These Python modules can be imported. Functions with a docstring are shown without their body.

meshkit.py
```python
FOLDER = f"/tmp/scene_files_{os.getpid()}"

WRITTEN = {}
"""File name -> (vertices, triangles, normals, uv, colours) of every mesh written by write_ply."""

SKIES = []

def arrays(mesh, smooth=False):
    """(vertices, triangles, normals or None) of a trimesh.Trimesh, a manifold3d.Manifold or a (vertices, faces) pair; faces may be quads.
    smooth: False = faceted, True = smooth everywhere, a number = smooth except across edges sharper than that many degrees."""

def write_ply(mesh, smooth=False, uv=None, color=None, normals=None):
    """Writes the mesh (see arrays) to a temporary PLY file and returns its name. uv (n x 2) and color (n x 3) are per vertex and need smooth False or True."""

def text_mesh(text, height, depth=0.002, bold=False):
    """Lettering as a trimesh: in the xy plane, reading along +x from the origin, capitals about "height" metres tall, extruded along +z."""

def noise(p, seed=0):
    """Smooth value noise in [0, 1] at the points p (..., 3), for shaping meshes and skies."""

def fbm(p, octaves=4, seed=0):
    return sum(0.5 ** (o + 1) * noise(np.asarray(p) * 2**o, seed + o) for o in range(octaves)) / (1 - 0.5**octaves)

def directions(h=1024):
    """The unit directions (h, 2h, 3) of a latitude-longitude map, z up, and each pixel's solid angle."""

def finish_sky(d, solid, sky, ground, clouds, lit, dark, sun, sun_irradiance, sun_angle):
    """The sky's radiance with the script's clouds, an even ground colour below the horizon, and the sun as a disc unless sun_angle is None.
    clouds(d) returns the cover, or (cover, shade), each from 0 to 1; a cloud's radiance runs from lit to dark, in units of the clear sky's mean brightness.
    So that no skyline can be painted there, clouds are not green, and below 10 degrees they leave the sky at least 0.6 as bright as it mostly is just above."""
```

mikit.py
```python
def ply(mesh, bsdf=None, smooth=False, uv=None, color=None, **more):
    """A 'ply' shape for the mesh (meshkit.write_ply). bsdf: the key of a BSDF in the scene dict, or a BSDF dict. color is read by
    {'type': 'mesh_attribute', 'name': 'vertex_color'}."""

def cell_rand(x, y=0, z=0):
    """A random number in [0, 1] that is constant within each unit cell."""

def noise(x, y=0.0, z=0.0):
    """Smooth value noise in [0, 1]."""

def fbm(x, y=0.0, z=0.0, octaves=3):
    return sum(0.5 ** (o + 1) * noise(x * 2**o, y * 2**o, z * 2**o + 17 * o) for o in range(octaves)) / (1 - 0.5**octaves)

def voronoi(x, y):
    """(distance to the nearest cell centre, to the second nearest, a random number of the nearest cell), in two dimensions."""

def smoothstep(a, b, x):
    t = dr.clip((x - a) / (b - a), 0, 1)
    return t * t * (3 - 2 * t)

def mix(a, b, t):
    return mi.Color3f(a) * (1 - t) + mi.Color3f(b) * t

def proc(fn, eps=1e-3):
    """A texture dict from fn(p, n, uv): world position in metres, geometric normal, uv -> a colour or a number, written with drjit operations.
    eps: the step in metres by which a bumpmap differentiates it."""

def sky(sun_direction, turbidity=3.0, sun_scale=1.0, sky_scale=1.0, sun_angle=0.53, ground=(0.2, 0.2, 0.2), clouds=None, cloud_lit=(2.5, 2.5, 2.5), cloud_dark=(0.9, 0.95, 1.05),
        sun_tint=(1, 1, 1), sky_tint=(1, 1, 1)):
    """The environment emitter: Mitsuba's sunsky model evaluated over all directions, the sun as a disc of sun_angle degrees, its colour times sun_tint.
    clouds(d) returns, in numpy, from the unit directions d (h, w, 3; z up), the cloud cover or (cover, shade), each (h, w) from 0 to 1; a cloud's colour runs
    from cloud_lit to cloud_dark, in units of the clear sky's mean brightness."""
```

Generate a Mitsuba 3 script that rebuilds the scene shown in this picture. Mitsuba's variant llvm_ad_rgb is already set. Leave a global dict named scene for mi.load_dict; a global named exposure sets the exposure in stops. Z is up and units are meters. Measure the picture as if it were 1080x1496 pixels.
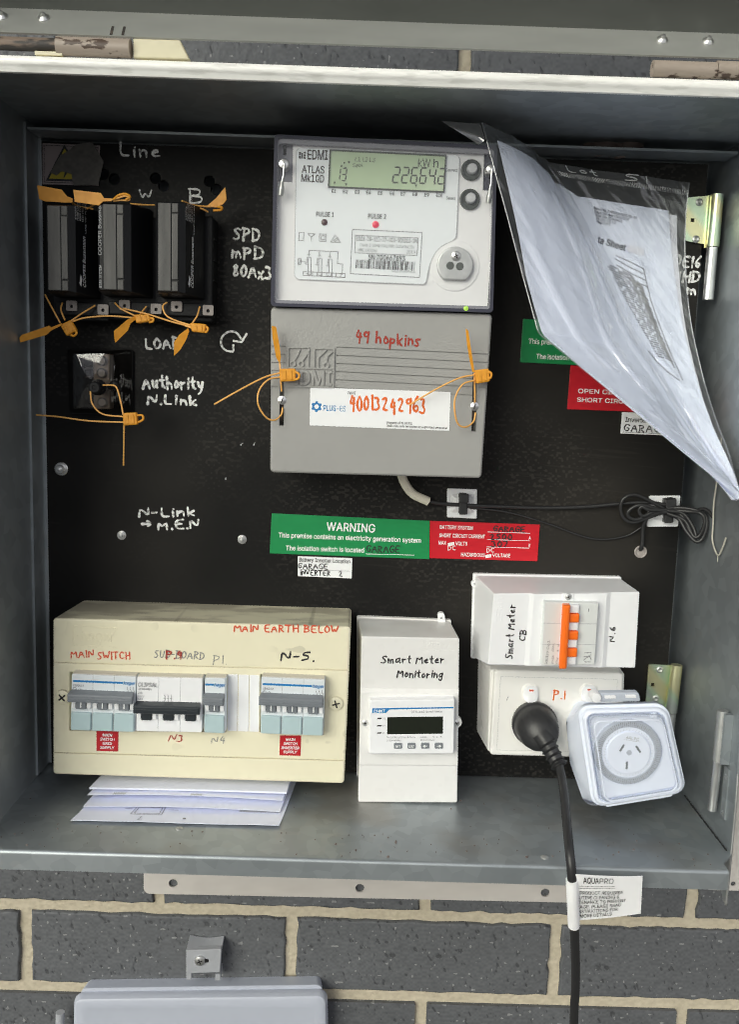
import math, random
import numpy as np, drjit as dr, mitsuba as mi, trimesh, mikit, meshkit
from shapely.geometry import LineString, Polygon, Point, box as sbox
from shapely.ops import unary_union
from mikit import noise, fbm, voronoi, smoothstep, mix, cell_rand

T4 = mi.ScalarTransform4f
scene, labels = {}, {}
rnd = random.Random(7)

# ------------------------------------------------------------------ camera, sky, exposure
scene['camera'] = {'type': 'perspective', 'fov': 43.511, 'fov_axis': 'x', 'near_clip': 0.02, 'far_clip': 500.0,
                   'to_world': T4().look_at(origin=[np.float64(-0.0076), np.float64(-0.84774), np.float64(0.37489)], target=[np.float64(-0.00037), np.float64(0.14225), np.float64(0.2339)], up=[np.float64(-0.0316), np.float64(0.14115), np.float64(0.98948)])}
# overcast winter afternoon; the brighter part of the sky is low, in front of the wall and to the left
scene['sky_light'] = mikit.sky([-0.55, -0.80, 0.34], turbidity=3, sun_scale=0.3, sun_angle=44, clouds=lambda d: 1.0, sky_scale=0.6,
                               cloud_lit=(1.6, 1.62, 1.70), sun_tint=(0.74, 1.0, 1.55), ground=(0.1, 0.1, 0.1))
exposure = 3.42

# ------------------------------------------------------------------ materials
def rgb(c): return {'type': 'rgb', 'value': list(c)} if not isinstance(c, dict) else c
def pbr(name, c, rough=0.5, metal=0.0, bump=None, bump_scale=0.0002, eps=3e-4, **kw):
    b = {'type': 'principled', 'base_color': rgb(c), 'roughness': rough, 'metallic': metal, **kw}
    if bump is not None:
        b = {'type': 'bumpmap', 'arbitrary': mikit.proc(bump, eps=eps), 'scale': bump_scale, 'bsdf': b}
    scene[name] = {'type': 'twosided', 'bsdf': b}
    return name

def steel_color(p, n, uv):
    lying = n.z * n.z > 0.5
    a, b = dr.select(lying, p.x, p.x + 0.83 * p.y), dr.select(lying, p.y, p.z + 0.07 * p.y)
    spang = voronoi(a * 95, b * 95)[2]
    big = fbm(a * 9, b * 7, 3.0, octaves=4)
    c = mix((0.25, 0.278, 0.295), (0.42, 0.455, 0.475), big * 0.85 + spang * 0.32 - 0.05)
    up = smoothstep(0.7, 0.95, n.z)
    stain = smoothstep(0.52, 0.72, fbm(p.x * 12 + 5, p.y * 12, 1.0, octaves=4)) * up
    c = c * (1 - 0.45 * stain) + mi.Color3f(0.25, 0.215, 0.17) * (0.5 * stain)
    white = smoothstep(0.66, 0.74, noise(a * 130, b * 130, 2.0)) * smoothstep(0.5, 0.7, noise(a * 14, b * 14, 9.0))
    return c * (1 - 0.25 * white) + mi.Color3f(0.42) * (0.25 * white)
pbr('galvanised', mikit.proc(steel_color), 0.46, 0.72)
pbr('galvanised_lit', mikit.proc(lambda p, n, uv: mix((0.80, 0.80, 0.765), (0.96, 0.96, 0.93), smoothstep(0.3, 0.5, fbm(p.x * 60, p.y * 260, p.z * 260, octaves=4)))), 0.32, 0.0)  # near-white copy of the cabinet steel, bright light on the rim painted in
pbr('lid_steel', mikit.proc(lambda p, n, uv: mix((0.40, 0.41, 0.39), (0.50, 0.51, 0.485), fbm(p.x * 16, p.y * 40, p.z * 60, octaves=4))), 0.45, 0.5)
pbr('lid_steel_shaded', mikit.proc(lambda p, n, uv: mix((0.13, 0.138, 0.13), (0.18, 0.188, 0.177), fbm(p.x * 16, p.y * 40, p.z * 60, octaves=4))), 0.5, 0.4)  # same metal as the lid return, darkened to paint the shade underneath
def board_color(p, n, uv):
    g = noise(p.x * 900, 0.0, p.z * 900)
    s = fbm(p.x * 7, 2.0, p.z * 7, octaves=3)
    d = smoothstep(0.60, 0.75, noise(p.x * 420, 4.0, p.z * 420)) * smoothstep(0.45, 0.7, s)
    dust = smoothstep(0.42, 0.75, fbm(p.x * 5 + 3, 7.0, p.z * 4, octaves=4))  # broad brownish patches that paint the sheen of the board into its colour
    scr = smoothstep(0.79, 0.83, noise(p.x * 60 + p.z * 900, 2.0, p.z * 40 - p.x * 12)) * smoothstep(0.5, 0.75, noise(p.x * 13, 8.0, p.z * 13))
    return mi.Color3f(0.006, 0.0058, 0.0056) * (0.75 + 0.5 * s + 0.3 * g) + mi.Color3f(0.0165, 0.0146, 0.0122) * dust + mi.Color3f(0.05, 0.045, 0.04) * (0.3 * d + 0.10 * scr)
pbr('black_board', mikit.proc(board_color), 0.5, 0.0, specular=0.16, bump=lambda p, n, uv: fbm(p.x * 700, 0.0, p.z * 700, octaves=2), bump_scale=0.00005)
def cream_color(p, n, uv):
    up = smoothstep(0.6, 0.9, n.z)
    dirt = fbm(p.x * 22, p.y * 60, 3.0, octaves=4)
    c = mix((0.675, 0.63, 0.455), (0.72, 0.68, 0.51), noise(p.x * 8, 0.0, p.z * 8))
    g = up * (0.35 + 0.6 * smoothstep(0.35, 0.65, dirt))
    c = c * (1 - g) + mi.Color3f(0.36, 0.33, 0.25) * g
    sc = smoothstep(0.73, 0.80, noise(p.x * 120, 3.0, p.z * 120)) * smoothstep(0.5, 0.75, noise(p.x * 18, 6.0, p.z * 18))
    return c * (1 - 0.22 * sc)
pbr('cream_plastic', mikit.proc(cream_color), 0.38)
def white_color(p, n, uv):
    s = smoothstep(0.70, 0.80, noise(p.x * 160, p.y * 160, p.z * 160)) * smoothstep(0.5, 0.8, noise(p.x * 15, 2.0, p.z * 15))
    up = smoothstep(0.7, 0.95, n.z)
    g = 0.05 * s + up * 0.30 * fbm(p.x * 30, p.y * 50, 0.0)
    return mi.Color3f(0.68, 0.673, 0.66) * (1 - g) + mi.Color3f(0.42, 0.40, 0.36) * g
pbr('white_plastic', mikit.proc(white_color), 0.4)
pbr('bright_white_plastic', (0.74, 0.745, 0.76), 0.35)
pbr('outlet_white', mikit.proc(lambda p, n, uv: mix((0.73, 0.715, 0.68), (0.79, 0.78, 0.755), fbm(p.x * 25, p.y * 25, p.z * 25))), 0.32)
pbr('timer_white', (0.70, 0.745, 0.85), 0.3)
pbr('timer_grey', (0.42, 0.455, 0.52), 0.35)
pbr('refraction_tint', (0.36, 0.40, 0.48), 0.2)
pbr('meter_grey', mikit.proc(lambda p, n, uv: mix((0.285, 0.282, 0.272), (0.33, 0.327, 0.315), fbm(p.x * 14, 0.0, p.z * 14))), 0.42, 0.0,
    bump=lambda p, n, uv: noise(p.x * 900, p.y * 900, p.z * 900), bump_scale=0.00022)
pbr('meter_housing', (0.73, 0.73, 0.735), 0.4)
pbr('meter_face', (0.735, 0.77, 0.79), 0.35)
pbr('tinted_rim', (0.04, 0.041, 0.06), 0.16)
pbr('tinted_rim_pale', (0.20, 0.20, 0.225), 0.18)
pbr('lcd_green', mikit.proc(lambda p, n, uv: mix((0.44, 0.55, 0.36), (0.56, 0.65, 0.48), smoothstep(0.3, 0.7, noise(p.x * 18, 0.0, p.z * 30)))), 0.2)
pbr('lcd_dark', (0.012, 0.015, 0.010), 0.12)
pbr('lcd_ink', (0.05, 0.06, 0.05), 0.5)
pbr('black_plastic', (0.009, 0.0095, 0.011), 0.45, specular=0.22)
pbr('strip_grey', mikit.proc(lambda p, n, uv: mix((0.05, 0.05, 0.05), (0.115, 0.113, 0.11), fbm(p.x * 260, 0.0, p.z * 22, octaves=4))), 0.45, specular=0.3)  # greyer, finely streaked version of the black plastic
pbr('rubber_black', (0.020, 0.020, 0.021), 0.40)
pbr('dark_void', (0.006, 0.006, 0.006), 0.9)
pbr('tab_grey', (0.30, 0.27, 0.255), 0.5)
pbr('seal_orange', mikit.proc(lambda p, n, uv: mix((0.62, 0.255, 0.018), (0.72, 0.33, 0.04), noise(p.x * 300, p.y * 300, p.z * 300))), 0.42, specular=0.3)
pbr('seal_strand', (0.76, 0.40, 0.11), 0.4)
pbr('label_green', (0.012, 0.235, 0.072), 0.28)
pbr('label_red', (0.53, 0.012, 0.022), 0.28)
pbr('sticker_red', (0.42, 0.012, 0.018), 0.35)
pbr('label_white', (0.80, 0.81, 0.82), 0.35)
pbr('print_white', (0.82, 0.82, 0.82), 0.5)
pbr('print_black', (0.018, 0.018, 0.02), 0.5)
pbr('print_grey', (0.20, 0.20, 0.21), 0.5)
pbr('print_pale', (0.46, 0.47, 0.48), 0.5)
pbr('print_blue', (0.02, 0.17, 0.42), 0.4)
pbr('ink_red', (0.62, 0.085, 0.04), 0.5)
pbr('ink_dark_red', (0.33, 0.035, 0.02), 0.5)
pbr('ink_orange', (0.70, 0.13, 0.02), 0.5)
pbr('chalk_white', mikit.proc(lambda p, n, uv: mi.Color3f(0.82, 0.82, 0.80) * (0.35 + 0.65 * smoothstep(0.12, 0.5, noise(p.x * 500, 0.0, p.z * 500)))), 0.7)
pbr('shield_teal', (0.40, 0.515, 0.535), 0.14)
pbr('breaker_grey', (0.62, 0.66, 0.69), 0.35)
pbr('breaker_pale', (0.60, 0.62, 0.61), 0.38)
pbr('toggle_grey', (0.165, 0.18, 0.20), 0.3)
pbr('toggle_black', (0.025, 0.03, 0.035), 0.25)
pbr('toggle_orange', (0.86, 0.155, 0.012), 0.32)
pbr('grime_beige', (0.50, 0.475, 0.42), 0.5)
def zinc_color(p, n, uv):
    t = noise(p.x * 60 + p.z * 55, p.y * 90, 1.0)
    c = mix((0.80, 0.76, 0.46), (0.62, 0.76, 0.56), smoothstep(0.25, 0.6, t))
    return c * (1 - smoothstep(0.66, 0.8, t) * 0.5) + mi.Color3f(0.62, 0.55, 0.70) * (smoothstep(0.66, 0.8, t) * 0.5)
pbr('gold_zinc', mikit.proc(zinc_color), 0.30, 0.85)
pbr('bright_zinc', mikit.proc(lambda p, n, uv: mix((0.62, 0.62, 0.61), (0.80, 0.80, 0.79), noise(p.x * 250, p.y * 250, p.z * 90))), 0.3, 0.9)
pbr('dull_zinc', mikit.proc(lambda p, n, uv: mix((0.40, 0.41, 0.40), (0.62, 0.63, 0.62), fbm(p.x * 220, p.y * 220, p.z * 120))), 0.42, 0.8)
pbr('screw_steel', (0.70, 0.70, 0.69), 0.26, 0.9)
pbr('brass', (0.78, 0.68, 0.56), 0.3, 0.5)
def rust_paint(p, n, uv):
    t = smoothstep(0.60, 0.66, fbm(p.x * 90, p.y * 170, p.z * 170, octaves=4))
    return mix((0.38, 0.32, 0.27), (0.09, 0.06, 0.045), t)
pbr('brown_paint', mikit.proc(rust_paint), 0.45)
pbr('dark_rust', mikit.proc(lambda p, n, uv: mix((0.05, 0.045, 0.042), (0.22, 0.165, 0.13), smoothstep(0.45, 0.62, fbm(p.x * 60, p.y * 90, p.z * 160, octaves=4)))), 0.6)
pbr('cream_paint', (0.70, 0.65, 0.46), 0.45)
pbr('mount_paint', mikit.proc(lambda p, n, uv: mix((0.49, 0.46, 0.43), (0.56, 0.53, 0.50), fbm(p.x * 30, 0.0, p.z * 60))), 0.45)
pbr('lower_box_grey', (0.41, 0.435, 0.505), 0.34)
pbr('clip_grey', (0.33, 0.34, 0.365), 0.35)
pbr('paper', (0.72, 0.745, 0.86), 0.6)
pbr('sleeve_paper', (0.78, 0.83, 0.97), 0.6)
pbr('paper_warm', (0.74, 0.74, 0.81), 0.7)
pbr('tag_white', (0.80, 0.80, 0.81), 0.5)
pbr('conduit_cream', (0.66, 0.62, 0.52), 0.45)
pbr('sign_pinkish', (0.30, 0.25, 0.25), 0.5)
pbr('sign_yellow', (0.42, 0.34, 0.02), 0.5)
pbr('tape_grey', mikit.proc(lambda p, n, uv: mix((0.07, 0.066, 0.06), (0.15, 0.14, 0.125), fbm(p.x * 300, 0.0, p.z * 300, octaves=3))), 0.6)
pbr('foam_brown', mikit.proc(lambda p, n, uv: mix((0.07, 0.05, 0.045), (0.22, 0.17, 0.15), fbm(p.x * 120, p.y * 120, p.z * 120))), 0.7)
pbr('twine', (0.44, 0.42, 0.36), 0.6)
def brick_color(p, n, uv):
    b = fbm(p.x * 9, p.y * 9, p.z * 9, octaves=3)
    f = noise(p.x * 420, p.y * 420, p.z * 420)
    pit = smoothstep(0.68, 0.76, fbm(p.x * 330 + p.z * 110, p.y * 330, p.z * 135, octaves=2))
    c = mi.Color3f(0.096, 0.100, 0.108) * (0.75 + 0.5 * b) * (0.85 + 0.3 * f)
    sp = smoothstep(0.90, 0.93, noise(p.x * 300, p.y * 300, p.z * 220 + 40))
    return c * (1 - 0.42 * pit) * (1 - 0.5 * sp) + mi.Color3f(0.34, 0.34, 0.34) * (0.5 * sp)
def brick_bump(p, n, uv):
    drag = smoothstep(0.62, 0.74, fbm(p.x * 330 + p.z * 110, p.y * 330, p.z * 135, octaves=2))
    return fbm(p.x * 230, p.y * 230, p.z * 150, octaves=3) * 0.6 - drag * 0.5
pbr('brick_face', mikit.proc(brick_color), 0.62, 0.0, bump=brick_bump, bump_scale=0.0015, eps=5e-4)
def mortar_color(p, n, uv):
    f = fbm(p.x * 260, p.y * 260, p.z * 260, octaves=3)
    g = fbm(p.x * 20, p.y * 20, p.z * 20)
    return mix((0.36, 0.312, 0.225), (0.58, 0.52, 0.405), f * 0.75 + g * 0.3)
pbr('mortar_sand', mikit.proc(mortar_color), 0.85, 0.0, bump=lambda p, n, uv: fbm(p.x * 330, p.y * 330, p.z * 330, octaves=3), bump_scale=0.0015, eps=5e-4)
pbr('concrete', mikit.proc(lambda p, n, uv: mix((0.07, 0.069, 0.065), (0.11, 0.107, 0.10), fbm(p.x * 3, p.y * 3, 0.0, octaves=4))), 0.8)
scene['clear_pane'] = {'type': 'thindielectric', 'int_ior': 1.46}
scene['smoky_clear'] = {'type': 'thindielectric', 'int_ior': 1.5, 'specular_transmittance': rgb((0.34, 0.32, 0.31)), 'specular_reflectance': rgb((0.8, 0.8, 0.8))}
scene['sleeve_film'] = {'type': 'blendbsdf', 'weight': 0.07, 'a': {'type': 'thindielectric', 'int_ior': 1.58},
                        'b': {'type': 'twosided', 'bsdf': {'type': 'diffuse', 'reflectance': rgb((0.62, 0.64, 0.67))}}}
scene['timer_film'] = {'type': 'blendbsdf', 'weight': 0.04, 'a': {'type': 'thindielectric', 'int_ior': 1.5},
                       'b': {'type': 'twosided', 'bsdf': {'type': 'diffuse', 'reflectance': rgb((0.8, 0.83, 0.9))}}}
pbr('led_red', (0.75, 0.05, 0.10), 0.3)
pbr('led_green', (0.45, 0.80, 0.10), 0.3)
pbr('led_off', (0.05, 0.015, 0.015), 0.3)

# ------------------------------------------------------------------ mesh helpers: millimetres, u right, v up, w out of the board
def join(*ms):
    vs, fs, at = [], [], 0
    for m in ms:
        if m is None or len(m[0]) == 0: continue
        vs.append(np.asarray(m[0], float)); fs.append(np.asarray(m[1], int) + at); at += len(m[0])
    return np.vstack(vs), np.vstack(fs)
def key_for(name):
    if name not in scene and name not in used: return name
    k = 1
    while f'{name}_{k:03d}' in scene or f'{name}_{k:03d}' in used: k += 1
    return f'{name}_{k:03d}'
used = set()
def put(name, mesh, mat, parent=None, smooth=False, label=None, kind=None):
    key = key_for((parent + '__' if parent else '') + name)
    used.add(key)
    v, f = mesh
    v = np.asarray(v, float)
    world = np.stack([v[:, 0], -v[:, 2], v[:, 1]], 1) * 0.001
    scene[key] = mikit.ply((world, f), mat, smooth=smooth)
    if label or kind:
        labels[key] = {k: x for k, x in (('label', label), ('kind', kind)) if x}
    return key
def thing(name, label, cat, group=None):
    key = key_for(name); used.add(key)
    labels[key] = {'label': label, 'category': cat}
    if group: labels[key]['group'] = group
    return key
def structure(name, mesh, mat, smooth=False):
    k = put(name, mesh, mat, smooth=smooth); labels[k] = {'label': name.replace('_', ' ') + ' below the brick wall' if name == 'ground' else name, 'kind': 'structure'}
    return k

def ring(q, r=0.0, n=5):
    """A polygon (k x 2) with rounded corners, n + 1 points per corner."""
    q = np.asarray(q, float); k = len(q); out = []
    rs = np.broadcast_to(r, (k,))
    for i in range(k):
        c, a, b = q[i], q[i - 1], q[(i + 1) % k]
        d1, d2 = a - c, b - c
        l1, l2 = np.linalg.norm(d1), np.linalg.norm(d2)
        t = min(max(rs[i], 0.05), l1 * 0.49, l2 * 0.49)
        p0, p2 = c + d1 / l1 * t, c + d2 / l2 * t
        for j in range(n + 1):
            s = j / n
            w = 0.7071
            den = (1 - s) ** 2 + 2 * w * s * (1 - s) + s * s
            out.append(((1 - s) ** 2 * p0 + 2 * w * s * (1 - s) * c + s * s * p2) / den)
    return np.array(out)
def inset(q, d):
    q = np.asarray(q, float); k = len(q); out = []
    area = 0.5 * sum(q[i][0] * q[(i + 1) % k][1] - q[(i + 1) % k][0] * q[i][1] for i in range(k))
    sg = 1 if area > 0 else -1
    ds = np.broadcast_to(d, (k,))
    for i in range(k):
        a, c, b = q[i - 1], q[i], q[(i + 1) % k]
        e1, e2 = (c - a) / np.linalg.norm(c - a), (b - c) / np.linalg.norm(b - c)
        n1, n2 = sg * np.array([-e1[1], e1[0]]), sg * np.array([-e2[1], e2[0]])
        A = np.array([n1, n2]); bb = np.array([n1 @ a + ds[i - 1], n2 @ c + ds[i]])
        out.append(np.linalg.solve(A, bb) if abs(np.linalg.det(A)) > 1e-6 else c + n1 * ds[i])
    return np.array(out)
def loft(rings, cap0=True, cap1=True, closed=True):
    """rings: list of (n x 3) with equal n."""
    n = len(rings[0]); v = np.vstack(rings); f = []
    m = n if closed else n - 1
    for k in range(len(rings) - 1):
        for i in range(m):
            a, b = k * n + i, k * n + (i + 1) % n
            f += [[a, b, b + n], [a, b + n, a + n]]
    if cap0:
        c = len(v); v = np.vstack([v, rings[0].mean(0)]); f += [[c, (i + 1) % n, i] for i in range(n)]
    if cap1:
        c = len(v); v = np.vstack([v, rings[-1].mean(0)]); o = (len(rings) - 1) * n
        f += [[c, o + i, o + (i + 1) % n] for i in range(n)]
    f = np.array(f)
    p = v[f]
    vol = np.einsum('ij,ij->i', p[:, 0], np.cross(p[:, 1], p[:, 2])).sum()
    return v, (f if vol >= 0 else f[:, ::-1])
def at_w(r, w): r = np.asarray(r); return np.column_stack([r, np.full(len(r), float(w))])
def block(q, w0, w1, r=2.0, bev=1.0, qb=None, n=5):
    """A rounded block: corner polygon q at its front w1 (qb at its back w0), front edge rounded by bev."""
    q = np.asarray(q, float); qb = q if qb is None else np.asarray(qb, float)
    rings = [at_w(ring(qb, r, n), w0)]
    if bev > 0:
        for a in (0, 30, 60, 90):
            s, c = math.sin(math.radians(a)), math.cos(math.radians(a))
            wz = w1 - bev * (1 - s)
            tt = (wz - w0) / (w1 - w0)
            base = qb + (q - qb) * tt
            rings.append(at_w(ring(inset(base, bev * (1 - c)), max(r - bev * (1 - c), 0.15), n), wz))
    else:
        rings.append(at_w(ring(q, r, n), w1))
    return loft(rings)
def rect(u0, v0, u1, v1): return [(u0, v0), (u1, v0), (u1, v1), (u0, v1)]
def boxm(u0, u1, v0, v1, w0, w1): return block(rect(u0, v0, u1, v1), w0, w1, 0, 0, n=0) if False else simple(u0, u1, v0, v1, w0, w1)
def simple(u0, u1, v0, v1, w0, w1):
    v = np.array([[u, y, w] for u in (u0, u1) for y in (v0, v1) for w in (w0, w1)], float)
    f = np.array([[0, 1, 3], [0, 3, 2], [4, 6, 7], [4, 7, 5], [0, 4, 5], [0, 5, 1], [2, 3, 7], [2, 7, 6], [0, 2, 6], [0, 6, 4], [1, 5, 7], [1, 7, 3]])
    return v, f
def prism_u(profile, u0, u1):
    """profile of (w, v) points swept along u."""
    pr = np.asarray(profile, float)
    m = trimesh.creation.triangulate_polygon(Polygon(pr), engine='earcut')
    n = len(pr)
    A = np.column_stack([np.full(n, u0), pr[:, 1], pr[:, 0]]); B = A.copy(); B[:, 0] = u1
    sides = [[i, (i + 1) % n, n + (i + 1) % n] for i in range(n)] + [[i, n + (i + 1) % n, n + i] for i in range(n)]
    v = np.vstack([A, B]); f = np.array(sides)
    cv, cf = np.asarray(m[0]), np.asarray(m[1])
    capA = np.column_stack([np.full(len(cv), u0), cv[:, 1], cv[:, 0]]); capB = capA.copy(); capB[:, 0] = u1
    return join((v, f), (capA, cf), (capB, cf[:, ::-1]))
def polys(g):
    if g.geom_type == 'Polygon': return [g] if g.area > 1e-4 else []
    return [p for x in getattr(g, 'geoms', []) for p in polys(x)]
def flat(shape, w):
    """A flat (print-like) surface of a shapely shape at depth w, facing the viewer."""
    ms = []
    for g in polys(shape):
        v, f = trimesh.creation.triangulate_polygon(g, engine='earcut')
        v, f = np.asarray(v), np.asarray(f)
        a = v[f]
        neg = ((a[:, 1, 0] - a[:, 0, 0]) * (a[:, 2, 1] - a[:, 0, 1]) - (a[:, 2, 0] - a[:, 0, 0]) * (a[:, 1, 1] - a[:, 0, 1])) < 0
        f[neg] = f[neg][:, ::-1]
        ms.append((np.column_stack([v, np.full(len(v), float(w))]), f))
    return join(*ms) if ms else None
def extr(shape, w0, w1):
    ms = []
    for g in polys(shape):
        m = trimesh.creation.extrude_polygon(g, w1 - w0, engine='earcut')
        ms.append((np.array(m.vertices) + [0, 0, w0], np.array(m.faces)))
    return join(*ms)
def circ(c, r, n=20, a0=0.0):
    a = a0 + np.arange(n) * 2 * math.pi / n
    return np.column_stack([c[0] + r * np.cos(a), c[1] + r * np.sin(a)])
def disc(c, r, w0, w1, bev=0.4, n=24):
    return turned(c, [(r, w0), (r, w1 - bev), (r - bev * 0.3, w1 - bev * 0.3), (r - bev, w1)], n)
def turned(c, prof, n=24, axis=None):
    """lathe: profile of (radius, w) about the w axis through c."""
    return loft([at_w(circ(c, max(r, 0.01), n), w) for r, w in prof])
def frame3(O, X, Y):
    """moves a mesh whose (u, v, w) are along X, Y and X x Y from O."""
    X = np.asarray(X, float) / np.linalg.norm(X); Y = np.asarray(Y, float); Y = Y - X * (X @ Y); Y /= np.linalg.norm(Y)
    Z = np.cross(X, Y); O = np.asarray(O, float)
    return lambda m: (O + np.asarray(m[0])[:, :1] * X + np.asarray(m[0])[:, 1:2] * Y + np.asarray(m[0])[:, 2:3] * Z, m[1])
def spline(P, per=8):
    P = np.asarray(P, float)
    if len(P) < 3: return np.array([P[0] + (P[-1] - P[0]) * t for t in np.linspace(0, 1, 3)])
    E = np.vstack([2 * P[0] - P[1], P, 2 * P[-1] - P[-2]]); out = []
    for i in range(1, len(E) - 2):
        a, b, c, d = E[i - 1:i + 3]
        for t in np.arange(per) / per:
            out.append(0.5 * (2 * b + (c - a) * t + (2 * a - 5 * b + 4 * c - d) * t * t + (3 * b - a - 3 * c + d) * t ** 3))
    return np.array(out + [P[-1]])
def tube(P, r, sides=10, per=8, smooth=True):
    c = spline(P, per) if smooth else np.asarray(P, float)
    t = np.gradient(c, axis=0); t /= np.linalg.norm(t, axis=1, keepdims=True) + 1e-9
    a = np.cross(t[0], [0.3, 0.5, 0.81]); a /= np.linalg.norm(a)
    R = np.broadcast_to(r, (len(c),)) if np.ndim(r) == 0 else np.interp(np.linspace(0, 1, len(c)), np.linspace(0, 1, len(r)), r)
    ang = np.arange(sides) * 2 * math.pi / sides; rings = []
    for i in range(len(c)):
        a = a - t[i] * (a @ t[i]); a /= np.linalg.norm(a); b = np.cross(t[i], a)
        rings.append(c[i] + R[i] * (np.cos(ang)[:, None] * a + np.sin(ang)[:, None] * b))
    return loft(rings)
def cut(mesh, *cutters):
    import manifold3d as m3
    def man(m):
        tm = trimesh.Trimesh(np.asarray(m[0]), np.asarray(m[1]), process=True)
        return m3.Manifold(m3.Mesh(np.asarray(tm.vertices, np.float32), np.asarray(tm.faces, np.uint32)))
    a = man(mesh)
    for c in cutters: a = a - man(c)
    o = a.to_mesh()
    return np.array(o.vert_properties[:, :3], float), np.array(o.tri_verts, int)
def bl(Q, s, t):
    """point of a quad (top-left, top-right, bottom-right, bottom-left) at fractions s right and t down."""
    a, b, c, d = [np.asarray(x, float) for x in Q]
    return (a * (1 - s) + b * s) * (1 - t) + (d * (1 - s) + c * s) * t
def sub(Q, s0, t0, s1, t1): return [bl(Q, s0, t0), bl(Q, s1, t0), bl(Q, s1, t1), bl(Q, s0, t1)]
def bar(p, q, th): return LineString([tuple(p), tuple(q)]).buffer(th / 2, cap_style='flat')

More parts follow.
